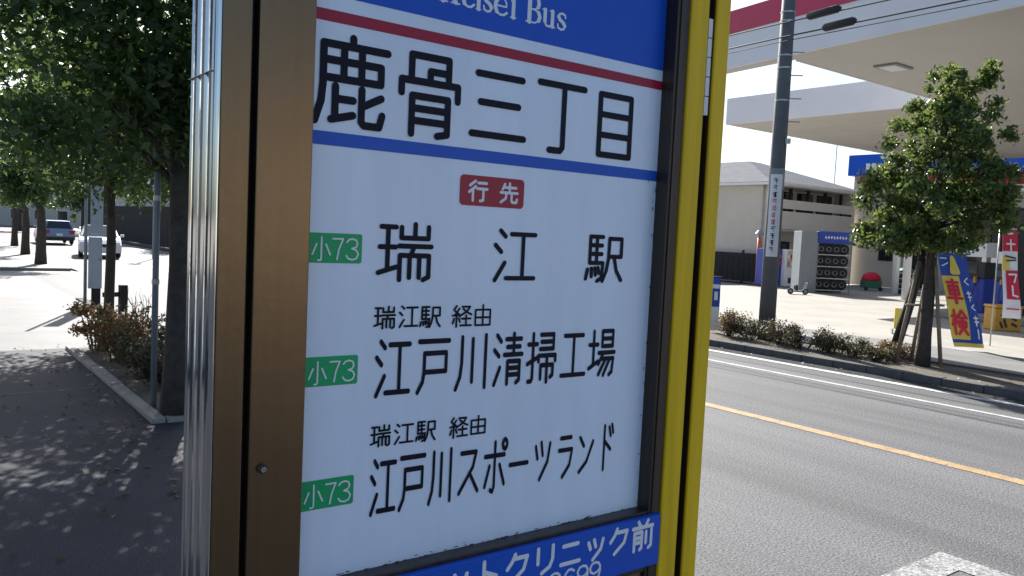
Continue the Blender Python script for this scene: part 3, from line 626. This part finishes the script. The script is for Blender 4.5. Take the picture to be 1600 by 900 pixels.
def c2b(mb, n, m, **k):
    o = mb.build(n, m, c2, **k); o.location = (-25.8,-20,0); return o
c2b(MB().box(25.9,41.8,12.5,20.7,6.62,7.3), 'soffit_deck', 'soffit')
c2b(MB().box(25.8,25.898,12.6,20.8,6.60,7.60), 'fascia', 'white_paint')
c2b(MB().box(25.9,41.8,20.702,20.8,6.60,7.60), 'fascia', 'white_paint')
for x_, y_ in ((36.5,19.2),(33.2,17.0)): c2b(MB().tube([(x_,y_,0.03),(x_,y_,6.62)], .15, 14), 'column', 'white_paint', smooth=True)
for k_ in range(1,12): c2b(MB().box(26.0+k_*1.3,26.03+k_*1.3,12.6,20.6,6.614,6.6195), 'soffit_joint', 'wall_beige')

st = thing('station_building', 'petrol station shop with blue and red fascia behind the young tree', 'building', (44,20,0))
def sb(mb, n, m, parent=None, **k):
    o = mb.build(n, m, parent or st, **k); o.location = (-44,-20,0) if parent is None else (0,0,0); return o
sb(MB().box(44,56,4,26.0,0.0,6.2), 'wall', 'wall_pale')
fb = sb(MB().box(43.6,56,3.5,26.2,6.19,7.35), 'blue_fascia', 'sign_blue')
for i in range(3): MB().box(43.57,43.598,24.9-i*.35,25.12-i*.35,6.5+.1*(i%2),6.85).build('fascia_mark', 'letter_white', fb)
sb(MB().box(43.5,56,3.6,25.4,5.55,6.188), 'red_fascia', 'sign_red')
sb(MB().box(43.55,43.9,3.6,24.4,5.2,5.548), 'white_band', 'white_paint')
w_ = sb(MB().box(43.94,44.0,23.4,24.2,1.45,2.7), 'window', 'frame_dark'); MB().box(43.925,43.938,23.46,24.14,1.52,2.63).build('pane', 'dark_glass', w_)
for i in range(4):
    y0 = 5.0+i*3.7
    w_ = sb(MB().box(43.94,44.0,y0,y0+3.4,0.2,4.4), 'shop_window', 'frame_dark')
    for j in range(3): MB().box(43.92,43.938,y0+.1+j*1.1,y0+1.1+j*1.1,0.3,4.3).build('pane', 'dark_glass', w_)
sb(MB().box(43.95,44.0,21.1,22.6,0.1,3.2), 'door', 'frame_dark')

# forecourt furniture
pi = thing('pump_island', 'low pale concrete island under the blue fuel pump', 'pump island', (26.9,11.0,0.03))
MB().prism([(-1.2,-1.7),(1.0,-1.7),(1.0,1.5),(-1.2,1.5)], 0, .22).build('kerb_block', 'concrete', pi, bevel=.05)
def pump(label, loc, rz):
    p = thing('fuel_pump', label, 'fuel pump', loc, rz, 'fuel pumps on the forecourt')
    MB().box(-.30,.30,-.55,.55,0,1.05).build('lower_body', 'machine_blue', p, bevel=.03)
    MB().box(-.28,.28,-.53,.53,1.052,1.55).build('display_panel', 'plastic_black', p, bevel=.02)
    MB().box(-.30,.30,-.55,.55,1.7,2.15).build('top_sign', 'white_paint', p, bevel=.02)
    for s in (-1,1): MB().box(-.05,.05,s*.45-.04,s*.45+.04,1.552,1.698).build('upright', 'grey_metal', p)
    for y_ in (-.3,.05,.4):
        h_ = MB().tube([(-.31,y_,.9),(-.42,y_,.7),(-.45,y_,.35),(-.36,y_,.12),(-.31,y_,.3)], .02, 6).build('hose', 'rubber', p, smooth=True)
        MB().box(-.40,-.30,y_-.03,y_+.03,.92,1.10).build('nozzle', 'box_yellow', h_)
    MB().box(-.296,-.284,-.3,.3,1.2,1.45).build('screen', 'dark_glass', p)
    return p
pump('blue fuel pump with black display beside the red banner', (26.7,11.6,.25), R(-8))
pump('blue fuel pump farther back on the forecourt, half hidden by the tree', (33.5,13.6,.03), R(-8))
dk = thing('dark_pillar', 'black square pillar between fuel pump and yellow box', 'pillar', (27.2,10.4,.25))
MB().box(-.18,.18,-.22,.22,0,2.6).build('shaft', 'plastic_black', dk, bevel=.02); MB().box(-.22,.22,-.26,.26,2.6,2.75).build('cap', 'frame_dark', dk, bevel=.02)
yb_ = thing('sand_box', 'yellow orange plastic box with dark marks on the forecourt', 'box', (23.7,9.45,.03), R(-35))
MB().box(-.36,.36,-.26,.26,0,.60).build('body', 'box_yellow', yb_, bevel=.03); lid = MB().box(-.38,.38,-.28,.28,.602,.68).build('lid', 'box_yellow', yb_, bevel=.02)
mk = MB()
for a, b in (((-.2,.42),(.0,.46)),((-.12,.3),(-.05,.12)),((.08,.36),(.2,.3)),((.1,.2),(.22,.14)),((-.22,.22),(-.16,.1))): capsule(mk, a, b, .035, .035, -.2635, 4)
mk.build('marks', 'plastic_black', yb_)
ys = thing('yellow_board', 'small pale yellow stand board left of the staked tree', 'board', (19.2,9.95,.03), R(-55))
MB().box(-.09,.09,-.02,.02,.12,.62).build('panel', 'flag_yellow', ys, bevel=.008)
for s in (-1,1): MB().box(s*.12-.015,s*.12+.015,-.15,.15,0,.118).build('foot', 'grey_metal', ys)

# banners
def banner(label, loc, rz, w, z0, z1, bands, lean=0.0, group='upright advertising banners'):
    """cloth with waves; bands = [(x0,x1,t0,t1,mat)] patches on it, t measured down from the top"""
    t = thing('banner', label, 'banner', loc, rz, group)
    def wave(x, z): return .05*math.sin(z*4.2+x*3)*(z1-z)/(z1-z0)+.03*math.sin(x*9+z*2)
    def shx(z): return lean*(z1-z)
    def patch(x0, x1, za, zb, off, nx=8, nz=24):
        nx = max(1,int(nx*(x1-x0)/w)+1); nz = max(1,int(nz*(zb-za)/(z1-z0))+1); v = []; f = []
        for s in (0,1):
            for j in range(nz+1):
                for i in range(nx+1):
                    x = x0+(x1-x0)*i/nx; z = za+(zb-za)*j/nz
                    v.append((x+shx(z), wave(x,z)-off+s*.003, z))
        n1 = (nx+1)*(nz+1)
        for j in range(nz):
            for i in range(nx):
                a = j*(nx+1)+i; f.append((a,a+1,a+nx+2,a+nx+1)); f.append((n1+a,n1+a+nx+1,n1+a+nx+2,n1+a+1))
        return MB().add(v, f)
    H = z1-z0
    cl = patch(0,w,z0,z1,0).build('cloth', bands[0], t, smooth=True)
    k = 0
    for b in bands[1:]:
        k += 1
        if len(b) == 5: patch(b[0]*w,b[1]*w,z1-b[3]*H,z1-b[2]*H,.006+.004*k,14,40).build('panel', b[4], cl, smooth=True)
        else:                                      # glyph strokes
            ch, x0, x1, t0, t1, m_, pr_ = b
            mb = MB(); i = 0
            for sg in G[ch] if isinstance(ch, str) else ch:
                P = []
                for (p, q) in zip(sg[:-1], sg[1:]):
                    for s in range(4): P.append((p[0]+(q[0]-p[0])*s/4, p[1]+(q[1]-p[1])*s/4))
                P.append(sg[-1])
                W3 = [((x0+(x1-x0)*p[0]/100)*w, z1-(t0+(t1-t0)*p[1]/100)*H) for p in P]
                for a, c in zip(W3[:-1], W3[1:]):
                    m2 = MB(); capsule(m2, a, c, pr_, pr_, 0, 4)
                    m2.v = [(x+shx(z), wave(x,z)-.006-.004*k-.0002*i, z) for x,_,z in m2.v]; mb.add(m2.v, m2.f); i += 1
            mb.build('lettering', m_, cl)
    MB().tube([(-.02,0,-z0*0-.0+(-loc[2]+.03)),(-.02,.0,z1+.08)], .014, 8).build('pole', 'steel_dull', t, smooth=True)
    MB().tube([(-.02,0,z1+.03),(w+.02,.01,z1+.03)], .009, 6).build('top_bar', 'steel_dull', t, smooth=True)
    return t
kana1 = [[(80,0),(20,35),(80,70)]]; kana2 = [[(10,20),(90,20)],[(50,0),(45,100)],[(20,60),(90,60)]]
banner('blue banner with large red characters leaning beside the staked tree', (17.0,8.12,.0), R(-37), .60, .10, 2.02,
  ['flag_blue',(.0,.60,.24,.92,'flag_yellow'),(.0,1.0,.955,1.0,'flag_yellow'),
   ('車',.07,.53,.28,.53,'flag_red',.029),('検',.08,.53,.60,.87,'flag_red',.026),
   ([[(50,0),(20,100),(90,100),(50,0)]],.30,.62,.05,.20,'flag_yellow',.05),([[(10,10),(80,10)],[(20,60),(90,40)]],.0,.28,.04,.2,'flag_white',.012),
   (kana1,.70,.92,.26,.36,'flag_white',.013),(kana2,.70,.90,.40,.50,'flag_white',.013),(kana1,.72,.92,.54,.62,'flag_white',.013),(kana2,.72,.92,.66,.76,'flag_white',.015),([[(50,0),(50,100)]],.74,.92,.80,.90,'flag_white',.013)], lean=.28)
banner('red and white banner at the right edge of the photo', (19.22,7.85,.0), R(-40), .34, .66, 2.75,
  ['flag_white',(.0,1.0,.0,.30,'flag_red'),(.2,1.0,.5,.80,'flag_red'),(.0,.4,.36,.50,'flag_yellow'),
   ([[(0,20),(100,20)],[(20,70),(80,60)]],.1,.9,.04,.16,'flag_white',.02),([[(50,0),(50,100)],[(10,40),(90,40)]],.15,.85,.18,.29,'flag_white',.018),
   ([[(0,30),(90,50)],[(10,80),(90,70)]],.15,.9,.32,.42,'plastic_black',.016),([[(10,10),(90,10),(60,90)]],.3,.9,.53,.63,'flag_white',.02),([[(30,0),(30,80),(80,90)]],.35,.9,.66,.78,'flag_white',.02),([[(10,50),(90,50)]],.1,.9,.88,.92,'flag_red',.016)], lean=.10)
banner('narrow blue and white banner just right of the yellow sign edge', (13.66,11.10,.0), R(-38), .17, .16, 1.27,
  ['flag_blue',(.0,1.0,.55,1.0,'flag_white'),(.1,.9,.12,.2,'flag_white'),(.3,.7,.26,.42,'flag_white')], lean=.03)

# tyre rack
rk = thing('tyre_rack', 'grey tyre cabinet with a blue header sign before the beige apartment block', 'rack', (32.3,20.6,.03), R(-37))
MB().box(-.72,.0,-.02,1.0,0,2.68).build('side_cabinet', 'grey_metal', rk, bevel=.02)
MB().box(.02,1.55,.95,1.0,0,2.68).build('back_panel', 'plastic_black', rk)
hd = MB().box(.005,1.56,-.06,.30,2.18,2.70).build('header_sign', 'machine_blue', rk, bevel=.02)
hm = MB()
for i in range(8):
    x0 = .30+i*.125
    capsule(hm, (x0,2.44), (x0+.06,2.44+.03*((i*7)%3-1)), .02, .02, -.0635, 4); capsule(hm, (x0+.03,2.38), (x0+.03,2.50), .014, .014, -.0638, 4)
hm.build('header_marks', 'letter_white', hd)
for x_ in (.03,1.52): MB().box(x_-.025,x_+.025,.0,.05,0,2.18).build('upright', 'grey_metal', rk)
for z_ in (.12,.64,1.16,1.68):
    MB().box(.06,1.49,.0,.05,z_-.02,z_+.02).build('shelf_rail', 'steel_dull', rk); MB().box(.06,1.49,.55,.60,z_-.02,z_+.02).build('shelf_rail', 'steel_dull', rk)
ty = None
for row, z_ in zip(('bottom','second lowest','second highest','top'), (.14,.66,1.18,1.70)):
    for i in range(4):
        tl = 'black tyre in the blue headed rack, %s shelf, %s from its grey side' % (row, ('first','second','third','fourth')[i])
        p = Matrix.Rotation(R(-37),4,'Z') @ Vector((.27+i*.34,.30,z_+.23)); p += Vector((32.3,20.6,.03))
        if ty is None:
            ty = thing('tyre', tl, 'tyre', p, R(-37)+math.pi/2*0, 'tyres in the rack')
            MB().torus((0,0,0),(0,1,.0),.165,.075).build('tread', 'rubber', ty, smooth=True)
            MB().disc((0,-.01,0),(0,1,0),.085,.05,14).build('rim', 'frame_dark', ty); MB().torus((0,-.06,0),(0,1,0),.10,.012,14,5).build('rim_edge', 'steel_dull', ty)
        else:
            q = dup(ty, label=tl); q.location = p
tr = thing('hose_cart', 'small wheeled hose cart on the ground by the tyre rack', 'cart', (29.9,19.9,.03), R(-37))
MB().box(-.3,.3,-.15,.15,.10,.16).build('deck', 'grey_metal', tr, bevel=.01)
for x_ in (-.3,.32):
    w_ = MB().torus((x_,-.18,.13),(0,1,0),.10,.03,14,6).build('wheel', 'rubber', tr, smooth=True); MB().disc((x_,-.18,.13),(0,1,0),.07,.03,12).build('hub', 'grey_metal', w_)
MB().tube([(.3,-.1,.15),(.42,-.1,.5),(.42,.1,.5),(.3,.1,.15)], .016, 6).build('handle', 'steel', tr, smooth=True)
MB().torus((-.02,0,.26),(1,0,0),.12,.05,16,6).build('hose_coil', 'rubber', tr, smooth=True)
# red covered stand and tyre stack near the shop wall
rs = thing('red_cover_stand', 'bright red domed cover on a low stand near the shop wall', 'stand', (38.2,21.3,.03), R(-37))
dm = MB(); rings = []
for i in range(6):
    a = i/5*math.pi/2; rings.append([(.48*math.cos(a)*math.cos(t)+0.001, .34*math.cos(a)*math.sin(t), .50+.42*math.sin(a)) for t in np.linspace(0,2*math.pi,18,endpoint=False)])
dm.loft(rings).build('cover', 'red_cloth', rs, smooth=True); MB().box(-.42,.42,-.28,.28,.12,.48).build('body', 'green_cover', rs, bevel=.02)
for x_ in (-.35,.35): MB().disc((x_,-.30,.1),(0,1,0),.1,.05,12).build('wheel', 'rubber', rs)
tsk = thing('tyre_stack', 'stack of whitewalled tyres under a green cover near the dark window', 'tyre stack', (37.6,19.3,.03))
for i in range(4): MB().torus((0,0,.13+i*.24),(0,0,1),.26,.115,20,8).build('tyre', 'rubber', tsk, smooth=True); MB().torus((0,0,.25+i*.24),(0,0,1),.30,.02,20,6).build('white_ring', 'white_paint', tsk, smooth=True)
MB().tube([(0,0,1.03),(0,0,1.10),(0,0,1.22)], [.40,.38,.20], 18).build('cover', 'green_cover', tsk, smooth=True)

# vending machines, lamp post, dark fence by the apartment block
def vending(label, loc, m1, m2):
    v = thing('vending_machine', label, 'vending machine', loc, R(-20), 'vending machines by the apartment block')
    MB().box(-.5,.5,0,.7,0.08,1.85).build('cabinet', m1, v, bevel=.02)
    MB().box(-.42,.42,-.02,-.001,1.0,1.78).build('display_window', m2, v)
    for r_ in range(2):
        for i in range(6): MB().tube([(-.35+i*.14,-.04,1.08+r_*.34),(-.35+i*.14,-.04,1.26+r_*.34)], .04, 8).build('drink_can', ('orange_paint','flag_white','flag_red')[(i+r_)%3], v)
    MB().box(-.3,.3,-.03,-.001,.25,.5).build('delivery_flap', 'plastic_black', v)
    return v
vending('deep blue vending machine half hidden behind the utility pole', (33.6,23.7,.0), 'machine_blue', 'machine_blue')
vending('white and orange vending machine between utility pole and tyre rack', (34.4,23.1,.0), 'white_paint', 'wall_pale')
op = thing('lamp_post', 'slim orange post with a small grey lamp in front of the apartment block', 'lamp post', (33.6,24.6,0.0))
MB().tube([(0,0,0),(0,0,2.35)], .09, 12).build('shaft', 'orange_paint', op, smooth=True)
MB().tube([(0,0,2.35),(0,0,2.5)], .05, 10).build('neck', 'grey_metal', op); MB().tube([(0,0,2.5),(0,0,2.55),(0,0,2.72)], [.22,.22,.08], 14).build('lamp_head', 'grey_metal', op)
MB().box(-.13,.13,-.1,-.092,1.3,1.7).build('plate', 'white_paint', op)
fn = thing('dark_fence', 'dark low slatted fence along the corner of the apartment block', 'fence', (35.0,25.0,0))
for i in range(13): MB().box(-.02,.02,-.6+i*.34,-.6+i*.34+.30,.1,1.55).build('slat', 'frame_dark', fn)
for y_ in (-.6,1.6,3.7): MB().box(.03,.11,y_-.05,y_+.05,0,1.7).build('post', 'frame_dark', fn)
for z_ in (.4,1.3): MB().box(.022,.06,-.6,3.8,z_-.04,z_+.04).build('rail', 'frame_dark', fn)

# ================================================================== APARTMENT BLOCK
ap = thing('apartment_block', 'two storey beige apartment block with grey hipped roof and balconies', 'building', (35.46,25.63,0))
X0, Y0, X1, Y1 = 0, 0, 8.2, 11.0
MB().box(X0,X1,Y0+1.2,Y1,0,5.05).build('wall', 'wall_beige', ap)
MB().box(X0,X0+.25,Y0,Y0+1.198,0,5.05).build('gable_wall', 'wall_beige', ap)
MB().box(X1-.25,X1,Y0,Y0+1.198,0,5.05).build('gable_wall', 'wall_beige', ap)
e = .5
rb = MB(); v = [(X0-e,Y0-e,5.2),(X1+e,Y0-e,5.2),(X1+e,Y1+e,5.2),(X0-e,Y1+e,5.2),(X0+3.6,Y0+4.0,6.75),(X1-3.6,Y0+4.0,6.75),(X1-3.6,Y1-4.0,6.75),(X0+3.6,Y1-4.0,6.75)]
rb.add(v, [(0,1,5,4),(1,2,6,5),(2,3,7,6),(3,0,4,7),(4,5,6,7),(3,2,1,0)])
rf = rb.build('roof', 'roof_grey', ap)
MB().box(X0-e+.02,X1+e-.02,Y0-e+.02,Y1+e-.02,5.06,5.19).build('eave', 'white_paint', rf)
MB().box(X0-e-.08,X1+e+.08,Y0-e-.10,Y0-e-.01,5.12,5.24).build('gutter_pipe', 'wall_beige', rf)
bal = MB().box(X0+.26,X1-.26,Y0+.10,Y0+1.19,2.78,2.92).build('balcony', 'wall_beige', ap)
MB().box(X0+.26,X1-.26,Y0,Y0+.09,2.90,3.82).build('parapet', 'wall_pale', bal); MB().box(X0+.26,X1-.26,Y0-.01,Y0+.08,3.95,4.42).build('parapet', 'wall_pale', bal)
for i in range(9): MB().box(X0+.4+i*.92,X0+.46+i*.92,Y0+.02,Y0+.07,3.821,3.949).build('parapet_stud', 'frame_dark', bal)
for fl in (0.3, 3.0):
    for i in range(4):
        w_ = MB().box(.5+i*1.9,1.95+i*1.9,Y0+1.15,Y0+1.199,fl,fl+1.95).build('window', 'frame_dark', ap)
        for j in range(2): MB().box(.56+i*1.9+j*.68,1.20+i*1.9+j*.68,Y0+1.13,Y0+1.148,fl+.06,fl+1.89).build('pane', 'dark_glass', w_)
for i in range(5): MB().box(.8+i*1.6,.95+i*1.6,Y0+.3,Y0+.42,4.43,5.05).build('partition', 'frame_dark', ap)
for y_ in (4.2,7.6):
    w_ = MB().box(-.04,-.001,y_,y_+.9,3.2,4.2).build('window', 'frame_dark', ap); MB().box(-.055,-.041,y_+.05,y_+.85,3.25,4.15).build('pane', 'dark_glass', w_)
MB().tube([(-.06,.2,0),(-.06,.2,5.05)], .05, 8).build('downpipe', 'wall_grey', ap, smooth=True)
an = thing('roof_aerial', 'thin television aerial standing above the shop roof', 'aerial', (45.2,28.0,6.0))
MB().tube([(0,0,-6),(0,0,3.2)], .03, 6).build('mast', 'steel_dull', an); MB().tube([(-.2,1.2,3.0),(.2,-1.4,2.9)], .02, 6).build('boom', 'steel_dull', an)

# ================================================================== LEFT STREET
lpst = thing('steel_post', 'pale round steel post right beside the thick tree trunk', 'post', (1.995,8.3,NP))
MB().tube([(0,0,-.05),(0,0,3.4)], .030, 12).build('shaft', 'grey_metal', lpst, smooth=True)
for z_ in (1.25,2.05): MB().disc((0,0,z_),(0,0,1),.036,.05,12).build('clamp', 'steel_dull', lpst)
bx = thing('roadside_cabinet', 'blue grey box and panel fixed to a thin post behind the shrubs', 'cabinet', (3.12,18.3,NP), R(-10))
MB().tube([(-.06,0,-.1),(-.06,0,2.9)], .032, 10).build('post', 'grey_metal', bx, smooth=True)
MB().box(-.01,.24,-.10,.10,.36,1.40).build('lower_box', 'box_blue_grey', bx, bevel=.012); MB().box(.02,.25,-.02,.02,1.45,2.5).build('upper_panel', 'box_blue_grey', bx, bevel=.006)
MB().box(.05,.22,-.10,.10,-.05,.36).build('plinth', 'frame_dark', bx)
MB().disc((.20,-.125,.95),(0,1,0),.02,.012,10).build('lock', 'steel', bx)
ws = thing('short_post', 'short dark wooden post among the near shrubs', 'post', (2.80,13.6,NP), .2)
MB().box(-.055,.055,-.055,.055,-.05,.80).build('shaft', 'dark_wood', ws, bevel=.012); MB().box(-.30,-.056,-.02,.02,.62,.69).build('rail_stub', 'dark_wood', ws)
rs_ = thing('round_sign', 'small round traffic sign before the dark trees down the street', 'road sign', (9.6,40.5,0), R(-13))
MB().tube([(0,0,0),(0,0,3.9)], .04, 8).build('post', 'grey_metal', rs_); MB().disc((0,-.05,3.5),(0,1,0),.30,.02,20).build('disc', 'white_paint', rs_); MB().disc((0,-.066,3.5),(0,1,0),.20,.006,20).build('face', 'box_blue_grey', rs_)

def car(label, loc, rz, paint, group='cars driving down the street'):
    """front points to +Y"""
    c = thing('car', label, 'car', loc, rz, group)
    W = .86
    side = [(-2.05,.32),(-2.10,.62),(-2.02,.95),(-1.2,1.0),(.75,.98),(1.75,.82),(2.08,.62),(2.10,.32)]
    rings = []
    for x_, s in ((-W,.9),(-W*.97,1.0),(0,1.02),(W*.97,1.0),(W,.9)):
        rings.append([(x_, y_*(1-.03*(s<1)), .30+(z_-.30)*s) for y_, z_ in side])
    MB().loft(rings).build('body', paint, c, smooth=False, bevel=.05)
    cab0 = [(-1.98,.96),(-1.62,1.44),(.10,1.46),(1.05,.97)]
    r2 = []
    for x_, s in ((-.80,0),(-.62,1),(.62,1),(.80,0)):
        pass
    v = [(-.80,-1.98,.95),(.80,-1.98,.95),(.80,1.05,.95),(-.80,1.05,.95),(-.62,-1.60,1.44),(.62,-1.60,1.44),(.62,.12,1.46),(-.62,.12,1.46)]
    MB().add(v, [(0,1,5,4),(1,2,6,5),(2,3,7,6),(3,0,4,7),(4,5,6,7),(3,2,1,0)]).build('cabin', paint, c, bevel=.06)
    def quad(ix, ins, off, nm, m_):
        P = [Vector(v[i]) for i in ix]; ce = sum(P, Vector())/4; nrm = (P[1]-P[0]).cross(P[3]-P[0]).normalized()
        Q = [ce+(p-ce)*ins+nrm*off for p in P]; Q2 = [q-nrm*.02 for q in Q]
        MB().add(Q+Q2, [(0,1,2,3),(7,6,5,4)]+[(i,i+4,(i+1)%4+4,(i+1)%4) for i in range(4)]).build(nm, m_, c)
    quad((0,1,5,4),.84,.012,'rear_window','dark_glass'); quad((2,3,7,6),.86,.012,'windscreen','dark_glass'); quad((1,2,6,5),.82,.012,'side_window','dark_glass'); quad((3,0,4,7),.82,.012,'side_window','dark_glass')
    for s in (-1,1):
        MB().box(s*.66-.14,s*.66+.14,-2.125,-2.04,.68,.90).build('tail_lamp', 'tail_red', c, bevel=.02)
        MB().box(s*.62-.18,s*.62+.18,2.0,2.11,.58,.74).build('headlight', 'lens', c, bevel=.02)
        MB().box(s*.93-.08,s*.93+.08,.62,.74,.95,1.07).build('mirror', paint, c, bevel=.02)
        for y_ in (-1.28,1.30):
            w_ = MB().torus((s*.76,y_,.31),(1,0,0),.215,.095,20,8).build('wheel', 'rubber', c, smooth=True); MB().disc((s*.80,y_,.31),(1,0,0),.17,.08,14).build('rim', 'steel_dull', w_)
    MB().box(-.78,.78,-2.14,-2.02,.26,.48).build('bumper', 'plastic_black', c, bevel=.03); MB().box(-.78,.78,2.04,2.15,.26,.50).build('bumper', paint, c, bevel=.03)
    MB().box(-.45,.45,2.08,2.118,.52,.66).build('grille', 'plastic_black', c)
    MB().box(-.17,.17,-2.152,-2.13,.55,.70).build('number_plate', 'white_paint', c); MB().box(-.17,.17,2.15,2.165,.36,.48).build('number_plate', 'white_paint', c)
    return c
car('blue grey hatchback seen from behind, driving away down the street', (7.81,57.2,0), 0.0, 'car_blue')
car('white car coming towards the camera behind the roadside cabinet', (7.55,41.8,0), R(171), 'car_white')
#car('silver car far down the street ahead of the blue grey one', (7.6,74,0), 0.0, 'car_silver')

# far side of the street on the left: dark fence, trees, houses
ff = thing('street_fence', 'long dark fence under the trees down the street', 'fence', (13.0,47,0.1))
for i in range(60): MB().box(-.03,.03,i*.55,i*.55+.47,.05,2.5).build('slat', 'frame_dark', ff) if i == 0 else None
sl0 = [o for o in ff.children][0]
for i in range(1,60):
    q = sl0.copy(); COL.objects.link(q); q.parent = ff; q.location = (0,i*.55,0)
for z_ in (.5,2.1): MB().box(.032,.09,0,33,z_-.05,z_+.05).build('rail', 'frame_dark', ff)
GT = 'dark trees across the street'
for i, (lb, x_, y_, h_, r_) in enumerate((('dark broad tree behind the nearer end of the street fence',15.6,53,4.6,3.0),('dark tree behind the middle of the street fence',16.0,62,4.8,3.1),('dark tall tree behind the far end of the street fence',15.8,72,5.2,3.2),('dark low tree farthest along the street fence',14.6,84,4.2,3.0))):
    make_tree(lb, (x_,y_,.1), 1.6, .15, (0,0,h_), (r_,r_,r_*.8), 22, 9000, .22, 'leaf_dark', 60+i, group=GT)
def house(label, loc, w, d, h, rz, wall, group='houses down the street'):
    t = thing('house', label, 'house', loc, rz, group)
    MB().box(-w/2,w/2,-d/2,d/2,0,h).build('wall', wall, t)
    r = MB(); e = .4
    r.add([(-w/2-e,-d/2-e,h+.002),(w/2+e,-d/2-e,h+.002),(w/2+e,d/2+e,h+.002),(-w/2-e,d/2+e,h+.002),(0,-d/2-e,h+w*.25),(0,d/2+e,h+w*.25)], [(0,1,4),(1,2,5,4),(2,3,5),(3,0,4,5),(3,2,1,0)])
    r.build('roof', 'roof_grey', t)
    for fl in range(int(h//2.8)):
        for i in range(max(1,int(w//2.6))):
            x_ = -w/2+1+i*2.5
            w_ = MB().box(x_,x_+1.2,-d/2-.05,-d/2-.002,fl*2.8+.9,fl*2.8+2.1).build('window', 'white_paint', t); MB().box(x_+.06,x_+1.14,-d/2-.065,-d/2-.051,fl*2.8+.96,fl*2.8+2.04).build('pane', 'dark_glass', w_)
        for i in range(max(1,int(d//2.6))):
            y_ = -d/2+1+i*2.5
            w_ = MB().box(w/2+.002,w/2+.05,y_,y_+1.2,fl*2.8+.9,fl*2.8+2.1).build('window', 'white_paint', t); MB().box(w/2+.051,w/2+.065,y_+.06,y_+1.14,fl*2.8+.96,fl*2.8+2.04).build('pane', 'dark_glass', w_)
    return t
house('unseen long pale house behind the camera, added for reflections on the sign', (17,-34,0.1), 16, 10, 5.8, math.pi, 'wall_pale')  # added out of view: bright wall mirrored in the frame, light on the board
house('unseen beige two storey house outside the left edge, added for the steel post to reflect', (-8,15,0.1), 8, 11, 5.8, 0, 'wall_beige')  # added out of view so the fluted post mirrors a wall
house('unseen pale two storey house beyond the side street, added as a reflection for the post', (-5.5,40,0.1), 8, 14, 5.8, 0, 'wall_pale')  # likewise added, only there to be mirrored in the metal edge
house('pale house facing the bend at the end of the street', (13.0,120,0), 11, 10, 6.0, 0, 'wall_pale')
house('beige house beside the bend at the end of the street', (26.5,118,0), 12, 10, 6.4, 0, 'wall_beige')
house('grey house farthest down the street above the parked roofs', (20,150,0), 13, 10, 7.5, 0, 'wall_grey')
house('pale house behind the far end of the street fence', (24,98,0), 9, 10, 6.0, 0, 'wall_pale')
for i, (lb, x_, y_) in enumerate((('leafy tree before the pale house at the street end',9.2,88),('leafy tree beside the beige house at the street end',20.5,104))):
    make_tree(lb, (x_,y_,0), 2.2, .18, (0,0,4.4), (2.4,2.4,2.0), 20, 6000, .22, 'leaf', 80+i, group='trees at the street end')

# fallen leaves on the near pavement and along the far gutter
g_ = np.random.default_rng(4); v = []; f = []
def drop(x, y, z, L):
    a = g_.uniform(0, 6.3); c, q = math.cos(a)*L, math.sin(a)*L; w = .45; i = len(v); t = g_.uniform(.003,.02)
    v.extend([(x-c,y-q,z+.003),(x+q*w,y-c*w,z+t),(x+c,y+q,z+.004),(x-q*w,y+c*w,z+t*.6)]); f.append((i,i+1,i+2,i+3))
for _ in range(210): drop(1.84-abs(g_.normal(0,.55)), g_.uniform(4.5,13), NP+.002, g_.uniform(.015,.035))
for _ in range(220): drop(g_.uniform(12.25,12.6)-abs(g_.normal(0,.05)), g_.uniform(2,13), .006, g_.uniform(.015,.035))
for _ in range(200): drop(g_.uniform(12.85,14.2), g_.uniform(2,13), .112, g_.uniform(.015,.035))
fl = MB().add(v, f).build('fallen_leaves', 'leaf_red'); fl['kind'] = 'stuff'; fl['label'] = 'brown fallen leaves scattered on pavement and gutter'; fl['category'] = 'leaves'
